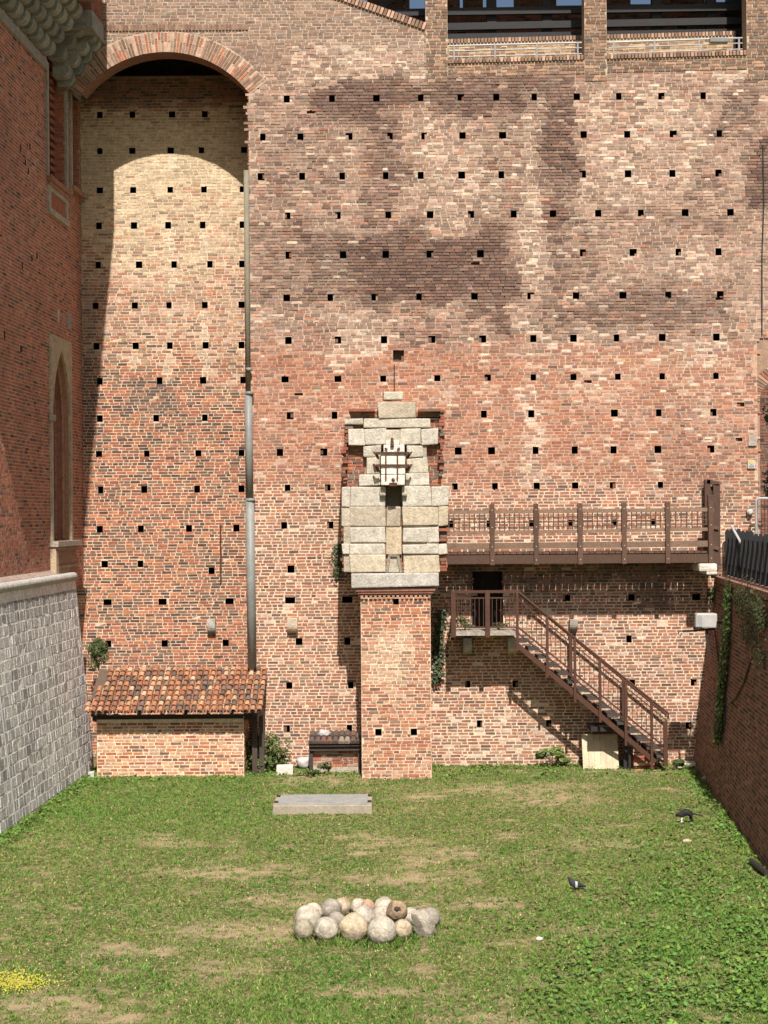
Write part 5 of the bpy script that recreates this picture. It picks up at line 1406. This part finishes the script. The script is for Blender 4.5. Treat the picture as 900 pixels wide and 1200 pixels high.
def cling(name, label, pts, n, s, spread, cols, seed, F):
    """a plant clinging to a wall: leaves scattered round a line of (a, b) wall coordinates"""
    t = thing(name, label, 'plant', F(pts[0][0], pts[0][1], .05)); rng = random.Random(seed); mb = MB(); mc = MB()
    mc.tube([F(a, b, .03) for a, b in pts], [.018] * (len(pts) - 1) + [.008], 5, (.12, .09, .05))
    for i in range(n):
        f = rng.random() * (len(pts) - 1); k = min(int(f), len(pts) - 2); u = f - k
        a = pts[k][0] + (pts[k + 1][0] - pts[k][0]) * u; b = pts[k][1] + (pts[k + 1][1] - pts[k][1]) * u
        sp = spread * (.35 + .65 * abs(math.sin(f * 2.3 + seed)))
        p = Vector(F(a + rng.gauss(0, sp), b + rng.gauss(0, sp * .8), .03 + rng.random() * .16)); q = Vector(F(a, b, -1))
        dirn = (p - q).normalized()
        leaf(mb, p, s * rng.uniform(.6, 1.3), dirn + Vector((rng.uniform(-.5, .5), rng.uniform(-.6, .2), rng.uniform(0, .7))), scl(cols[rng.randrange(len(cols))], rng.uniform(.7, 1.3)), .8)
    mb.build('foliage', M_LEAF, t); mc.build('stem', M_WOOD, t)
def rw_ab(px, py):
    best = None
    for k in range(400):
        y = -.1 - k * .03; q = at(px, py, y); e = abs(rw(y, q.z)[0] - q.x)
        if best is None or e < best[0]: best = (e, y, q.z)
    return (best[1], best[2])
RF = lambda a, b, o: rw(a, b, o)
IV = [(.025, .045, .011), (.04, .068, .016), (.065, .10, .022)]
cling('ivy', 'narrow column of ivy hanging down the right retaining wall', [rw_ab(*q) for q in ((859, 686), (857, 720), (856, 760), (852, 800), (849, 835), (847, 872))], 1500, .085, .13, IV, 11, RF)
cling('ivy', 'dark mass of trailing ivy under the fence at the right end of the retaining wall', [rw_ab(*q) for q in ((868, 700), (880, 706), (893, 716), (899, 730))], 1700, .06, .26, [(.03, .04, .014), (.045, .055, .02), (.065, .06, .025)], 12, RF)
cling('ivy', 'straggling ivy trails below the dark ivy mass on the retaining wall', [rw_ab(*q) for q in ((876, 730), (884, 745), (893, 762), (898, 780))], 500, .055, .2, [(.03, .04, .014), (.06, .05, .022)], 13, RF)
cling('wall_plant', 'small plant rooted in the far top corner of the retaining wall under the footbridge', [rw_ab(833, 690), rw_ab(836, 700)], 130, .07, .13, IV, 15, RF)
MF = lambda a, b, o: (a, -o, b)
def mw(px, py): p = at(px, py, 0); return (p.x, p.z)
cling('wall_plant', 'dark green plant rooted beside the left edge of the pale stone head', [mw(397, 640), mw(396, 655), mw(398, 676)], 230, .06, .09, [(.04, .055, .018), (.055, .075, .025)], 16, MF)
cling('wall_plant', 'dark plant hanging down the wall just right of the pier shaft', [mw(517, 715), mw(514, 745), mw(513, 775), mw(511, 800)], 420, .08, .1, [(.03, .045, .015), (.045, .06, .02)], 17, MF)
q = at(543, 739, -.7); bush('weed_plant', 'green weed growing on the landing of the iron staircase, left half', 'plant', (q.x + .05, -.6, q.z + .01), (.3, .2, .16), 240, .07, seed=18)
q = at(585, 739, -.7); bush('weed_plant', 'dry low weed on the landing of the iron staircase, right half', 'plant', (q.x, -.6, q.z + .01), (.3, .18, .1), 160, .06, [(.12, .1, .045), (.08, .09, .03)], seed=19)
for i, (px, py, w, hh, lab) in enumerate(((905, 470, .5, .7, 'green creeper hanging in the arched doorway'), (903, 560, .45, .9, 'tall green plant growing behind the gate in the doorway'))):
    q = at(px, py, 3.0); bush('garden_plant', lab, 'plant', (q.x + .1, 3.0, q.z - hh), (w * .7, .4, hh * .8), 260, .12, seed=30 + i)

# ------------------------------------------------------------------ cat and pigeon
def skin_body(name, joints, edges, mat, loc, scale, parent=None, sub=2):
    me = bpy.data.meshes.new(name); me.from_pydata([Vector(j[0]) * scale for j in joints], edges, [])
    me.materials.append(mat)
    o = bpy.data.objects.new(name, me); C.objects.link(o); o.location = loc
    sk = o.modifiers.new('skin', 'SKIN'); sk.use_smooth_shade = True
    for v, j in zip(me.skin_vertices[0].data, joints): v.radius = (j[1] * scale, j[1] * scale)
    me.skin_vertices[0].data[0].use_root = True
    ss = o.modifiers.new('sub', 'SUBSURF'); ss.levels = sub; ss.render_levels = sub
    return o
def patch_mat(name, dark, light, build):
    m = bpy.data.materials.new(name); m.use_nodes = True; t = m.node_tree; b = t.nodes['Principled BSDF']; b.inputs['Roughness'].default_value = .75
    tc = t.nodes.new('ShaderNodeTexCoord'); sx = t.nodes.new('ShaderNodeSeparateXYZ'); t.links.new(tc.outputs['Object'], sx.inputs[0])
    mx = t.nodes.new('ShaderNodeMix'); mx.data_type = 'RGBA'; mx.inputs['A'].default_value = (*dark, 1); mx.inputs['B'].default_value = (*light, 1)
    t.links.new(build(t, sx), mx.inputs['Factor']); t.links.new(mx.outputs['Result'], b.inputs['Base Color'])
    return m
def cmp(t, src, op, v):
    k = t.nodes.new('ShaderNodeMath'); k.operation = op; t.links.new(src, k.inputs[0]); k.inputs[1].default_value = v; return k.outputs[0]
def mulm(t, a, b):
    k = t.nodes.new('ShaderNodeMath'); k.operation = 'MULTIPLY'; t.links.new(a, k.inputs[0]); t.links.new(b, k.inputs[1]); return k.outputs[0]
cat_m = patch_mat('black_white_fur', (.006, .0055, .0055), (.7, .68, .64), lambda t, s: mulm(t, cmp(t, s.outputs['Z'], 'LESS_THAN', .12), cmp(t, s.outputs['X'], 'LESS_THAN', .02)))
J = [((.09, 0, .2), .066), ((.0, 0, .23), .075), ((-.08, 0, .195), .064), ((-.13, 0, .17), .038), ((-.175, 0, .15), .042), ((-.205, 0, .137), .02),        # 0-5 spine, head, muzzle
     ((-.085, -.03, .12), .024), ((-.09, -.032, .06), .015), ((-.1, -.033, .012), .014),                                                           # 6-8 front leg
     ((-.075, .03, .12), .024), ((-.06, .032, .06), .015), ((-.055, .033, .012), .014),                                                            # 9-11
     ((.085, -.032, .13), .034), ((.075, -.036, .09), .02), ((.11, -.036, .055), .013), ((.1, -.036, .012), .014),                                 # 12-15 hind
     ((.1, .032, .13), .034), ((.1, .036, .09), .02), ((.14, .036, .055), .013), ((.135, .036, .012), .014),                                       # 16-19
     ((.14, 0, .19), .018), ((.2, 0, .165), .014), ((.28, 0, .155), .012), ((.33, 0, .16), .008),                                                  # 20-23 tail
     ((-.17, -.025, .188), .012), ((-.172, -.028, .208), .004), ((-.17, .025, .188), .012), ((-.172, .028, .208), .004)]                           # ears
E = [(0, 1), (1, 2), (2, 3), (3, 4), (4, 5), (2, 6), (6, 7), (7, 8), (2, 9), (9, 10), (10, 11), (0, 12), (12, 13), (13, 14), (14, 15), (0, 16), (16, 17), (17, 18), (18, 19), (0, 20), (20, 21), (21, 22), (22, 23), (4, 24), (24, 25), (4, 26), (26, 27)]
q = on_ground(804, 965)
tag(skin_body('cat', J, E, cat_m, (q.x, q.y, 0), 1.0), 'small black and white cat nosing through the grass', 'cat')
pig_m = patch_mat('pigeon_plumage', (.02, .02, .025), (.42, .41, .4), lambda t, s: mulm(t, cmp(t, s.outputs['X'], 'GREATER_THAN', .0), mulm(t, cmp(t, s.outputs['X'], 'LESS_THAN', .035), cmp(t, s.outputs['Z'], 'LESS_THAN', .15))))
J = [((0, 0, .1), .058), ((-.06, 0, .118), .052), ((-.088, 0, .168), .031), ((-.1, 0, .21), .026), ((-.13, 0, .205), .007), ((.07, 0, .088), .045), ((.13, 0, .07), .024), ((.19, 0, .055), .016),
     ((-.01, -.025, .05), .012), ((-.015, -.025, .008), .008), ((-.01, .025, .05), .012), ((-.015, .025, .008), .008)]
E = [(0, 1), (1, 2), (2, 3), (3, 4), (0, 5), (5, 6), (6, 7), (0, 8), (8, 9), (0, 10), (10, 11)]
q = on_ground(674, 1043)
tag(skin_body('pigeon', J, E, pig_m, (q.x, q.y, 0), .95), 'dark grey pigeon standing in the grass', 'pigeon')
q = on_ground(632, 1102); lump('pebble', M_STONE, (q.x, q.y, .02), (.05, .04, .03), 41, .2, 2, label='white pebble alone in the grass right of the ball pile', cat='pebble', cols=((.7, .68, .64), (.6, .58, .54)))
q = on_ground(805, 987); lump('stone', M_STONE, (q.x, q.y, .02), (.09, .06, .045), 42, .2, 2, .3, 'flat tan stone in the grass in front of the cat', 'stone', cols=((.48, .38, .27), (.4, .32, .23)))
q = on_ground(828, 916); lump('stone', M_STONE, (q.x, q.y, .05), (.13, .1, .08), 43, .2, 2, .3, 'small rubble stone at the far foot of the right retaining wall', 'stone', cols=((.35, .25, .18), (.28, .2, .15)))

# ------------------------------------------------------------------ grass
rng = np.random.default_rng(5)
N = 560000
d_ = rng.uniform(0, 1, N)
# spread evenly over the field seen by the camera, a little denser near it
dist = 17.3 + (36.0 - 17.3) * d_ ** 1.05
half_w = .27 * dist
x = rng.uniform(-1, 1, N) * half_w; y = dist - 36
keep = np.ones(N, bool)
xl_ = np.array([LWX + LWS * (v - REC) + .62 for v in y]); xr_ = RX0 - .6 + .088 * y
keep &= (x > xl_ + .02) & (x < xr_ - .02)
keep &= ~((x > s0.x - .02) & (x < s1.x + .02) & (y > PF - .02)); keep &= ~((x > at(114, 909, SF).x) & (x < at(285, 909, SF).x) & (y > SF))
keep &= ~((x > x0) & (x < x1) & (y > Y0) & (y < Y1))
x, y = x[keep], y[keep]
dens = np.empty(len(x)); lush = np.empty(len(x)); tone = np.empty(len(x)); cl = np.empty(len(x))
for i in range(len(x)):
    b_, l_ = bare_at(x[i], y[i]); n_ = fz(x[i] * 3.2, y[i] * 3.2, 33); m_ = fz(x[i] * 9, y[i] * 9, 35)
    dens[i] = (1 - .88 * b_) * min(1, max(.08, .62 + .9 * n_ + .8 * m_ + .5 * l_)); lush[i] = l_; tone[i] = fz(x[i] * .8, y[i] * .8, 37) + .5 * n_; cl[i] = m_
nt2 = 15000                              # tufts that stand above the rest
ti = rng.integers(0, len(x), nt2); ti = ti[rng.uniform(0, 1, nt2) < dens[ti]]
k = rng.uniform(0, 1, len(x)) < dens
NB = 7; tx = np.repeat(x[ti], NB) + rng.normal(0, .022, len(ti) * NB); ty = np.repeat(y[ti], NB) + rng.normal(0, .022, len(ti) * NB)
tuft_h = np.repeat(rng.uniform(1.1, 2.0, len(ti)), NB)
hm = np.concatenate([np.ones(int(k.sum())), tuft_h]); tt = np.concatenate([np.zeros(int(k.sum())), np.repeat(rng.uniform(.75, 1.3, len(ti)), NB)])
lush = np.concatenate([lush[k], np.repeat(lush[ti], NB)]); tone = np.concatenate([tone[k], np.repeat(tone[ti], NB)]); cl = np.concatenate([cl[k], np.repeat(cl[ti], NB)])
x = np.concatenate([x[k], tx]); y = np.concatenate([y[k], ty])
n = len(x)
az = rng.uniform(0, 2 * np.pi, n); h = (.013 + .022 * rng.random(n) ** 1.5 + .018 * lush * rng.random(n)) * (1 + .8 * np.clip(cl, -.5, 1)) * hm; w = .006 + .006 * rng.random(n)
wl = np.minimum(np.minimum(np.abs(y + .02), np.abs(x - (LWX + LWS * (y - REC) + .62))), np.abs(x - (RX0 - .6 + .088 * y)))
rough = np.array([max(0, fz(a * 2.3, b * 2.3, 91) + .25) for a, b in zip(x, y)])
h = h * (1 + 3.2 * np.clip(1 - wl / .4, 0, 1) * rough)
for q_ in pos:
    dq = np.hypot(x - q_[0], y - q_[1]) - q_[3]; h = np.where(dq < .12, np.maximum(h, .05 + .05 * rng.random(n)), h)
lean_ = rng.uniform(.2, 1.6, n) * h; la = rng.uniform(0, 2 * np.pi, n)
V = np.empty((n, 3, 3)); gz = np.array([.012 * fz(a * 2, b * 2, 5) for a, b in zip(x, y)])
V[:, 0, 0] = x - np.cos(az) * w; V[:, 0, 1] = y - np.sin(az) * w; V[:, 0, 2] = gz - .004
V[:, 1, 0] = x + np.cos(az) * w; V[:, 1, 1] = y + np.sin(az) * w; V[:, 1, 2] = gz - .004
V[:, 2, 0] = x + np.cos(la) * lean_; V[:, 2, 1] = y + np.sin(la) * lean_; V[:, 2, 2] = gz + h
base = np.stack([.104 + .050 * tone, .182 + .024 * tone, .030 + .012 * tone], 1)
lushc = np.array([.092, .195, .027]); base = base * (1 - .6 * lush[:, None]) + lushc * .6 * lush[:, None]
base *= np.where(tt > 0, tt, 1)[:, None]
dry = (rng.random(n) < (.12 * (1 - lush))) & (tt == 0); base[dry] = np.array([.38, .30, .15])
base *= rng.uniform(.55, 1.4, n)[:, None]
# broad leaves of weeds in the damp right-hand corner and along the edges
nb = 13000
bxp = 560 + 350 * rng.random(nb) ** .6; byp = 930 + 280 * rng.random(nb) ** .9
bd = CAM_Z * F_PX / (byp - 605); bx = (bxp - 450) / F_PX * bd; by = bd - 36
ok = np.array([min(1, bare_at(a, b)[1] * .8 + .25 + .0006 * (p_ - 560)) + 1.1 * fz(a * 1.3, b * 1.3, 77) + .6 * fz(a * 4, b * 4, 78) > .35 + .6 * rng.random() and a < RX0 - .65 + .088 * b for a, b, p_ in zip(bx, by, bxp)])
nb2 = 5000; bx2 = rng.uniform(-6.6, 6.6, nb2); by2 = -.1 - 1.9 * rng.random(nb2) ** 2
ok2 = np.array([a > LWX + LWS * (b - REC) + .7 and not (PF < b and s0.x < a < s1.x) and not (b > SF and at(114, 909, SF).x < a < at(285, 909, SF).x) and fz(a * 1.5, b * 1.5, 50) > -.05 and a < RX0 - .65 + .088 * b for a, b in zip(bx2, by2)])
nb3 = 2500; by3 = rng.uniform(-9, -.5, nb3); side = rng.random(nb3) < .5
bx3 = np.where(side, LWX + LWS * (by3 - REC) + .66 + np.abs(rng.normal(0, .25, nb3)), RX0 - .64 + .088 * by3 - np.abs(rng.normal(0, .2, nb3)))
BX = np.concatenate([bx[ok], bx2[ok2], bx3]); BY_ = np.concatenate([by[ok], by2[ok2], by3]); m_ = len(BX)
sz = rng.uniform(.012, .045, m_); zt_ = .015 + .06 * rng.random(m_); aa = rng.uniform(0, 6.28, m_)
tl = rng.normal(0, .35, (m_, 2))
LV = np.empty((m_, 4, 3))
for j, (ca_, cb_) in enumerate(((-.6, 0), (0, -.42), (.6, 0), (0, .42))):
    ox = ca_ * np.cos(aa) - cb_ * np.sin(aa); oy = ca_ * np.sin(aa) + cb_ * np.cos(aa)
    LV[:, j, 0] = BX + ox * sz * 1.6; LV[:, j, 1] = BY_ + oy * sz * 1.6; LV[:, j, 2] = np.maximum(.003, zt_ + sz * 1.6 * (ox * tl[:, 0] + oy * tl[:, 1]))
lcol = np.stack([.075 + .07 * rng.random(m_), .15 + .08 * rng.random(m_), .028 + .02 * rng.random(m_)], 1) * rng.uniform(.7, 1.15, m_)[:, None]
# yellow flowers bottom left
nf = 800; fxp = rng.normal(12, 22, nf); fyp = rng.normal(1150, 6, nf); fd = CAM_Z * F_PX / (fyp - 605); fxp = fxp + 8 * np.sin(fyp); FX = (fxp - 450) / F_PX * fd; FY = fd - 36
FV = np.empty((nf, 4, 3)); fs = rng.uniform(.004, .009, nf); fh = rng.uniform(.03, .07, nf)
for j, (a_, b_) in enumerate(((-1, -1), (1, -1), (1, 1), (-1, 1))): FV[:, j, 0] = FX + a_ * fs; FV[:, j, 1] = FY + b_ * fs * .7; FV[:, j, 2] = fh + b_ * fs * .7
fcol = np.tile(np.array([.34, .32, .03]), (nf, 1)) * rng.uniform(.7, 1.1, nf)[:, None]
def np_mesh(name, tri, tcol, quad, qcol, mat):
    me = bpy.data.meshes.new(name); nt_, nq = len(tri), len(quad)
    co = np.concatenate([tri.reshape(-1, 3), quad.reshape(-1, 3)]).astype(np.float32)
    me.vertices.add(len(co)); me.vertices.foreach_set('co', co.ravel())
    nl = nt_ * 3 + nq * 4; me.loops.add(nl); me.loops.foreach_set('vertex_index', np.arange(nl, dtype=np.int32))
    me.polygons.add(nt_ + nq)
    ls = np.concatenate([np.arange(nt_) * 3, nt_ * 3 + np.arange(nq) * 4]).astype(np.int32)
    me.polygons.foreach_set('loop_start', ls)
    me.update(calc_edges=True)
    ca = me.color_attributes.new('Col', 'FLOAT_COLOR', 'CORNER'); cc = np.ones((nl, 4), np.float32)
    cc[:nt_ * 3, :3] = np.repeat(tcol, 3, axis=0); cc[nt_ * 3:, :3] = np.repeat(qcol, 4, axis=0)
    ca.data.foreach_set('color', np.clip(cc, .004, .9).ravel()); me.materials.append(mat)
    o = bpy.data.objects.new(name, me); C.objects.link(o); return o
M_GRASS = mat_col('grass_blade', .7, 0.0, 3.0, .2, spec=.2)
g = np_mesh('grass', V, base, np.concatenate([LV, FV]), np.concatenate([lcol, fcol]), M_GRASS); tag(g, 'patchy green grass and weeds covering the floor of the moat', kind='stuff')
print('grass blades', n, 'leaves', m_)
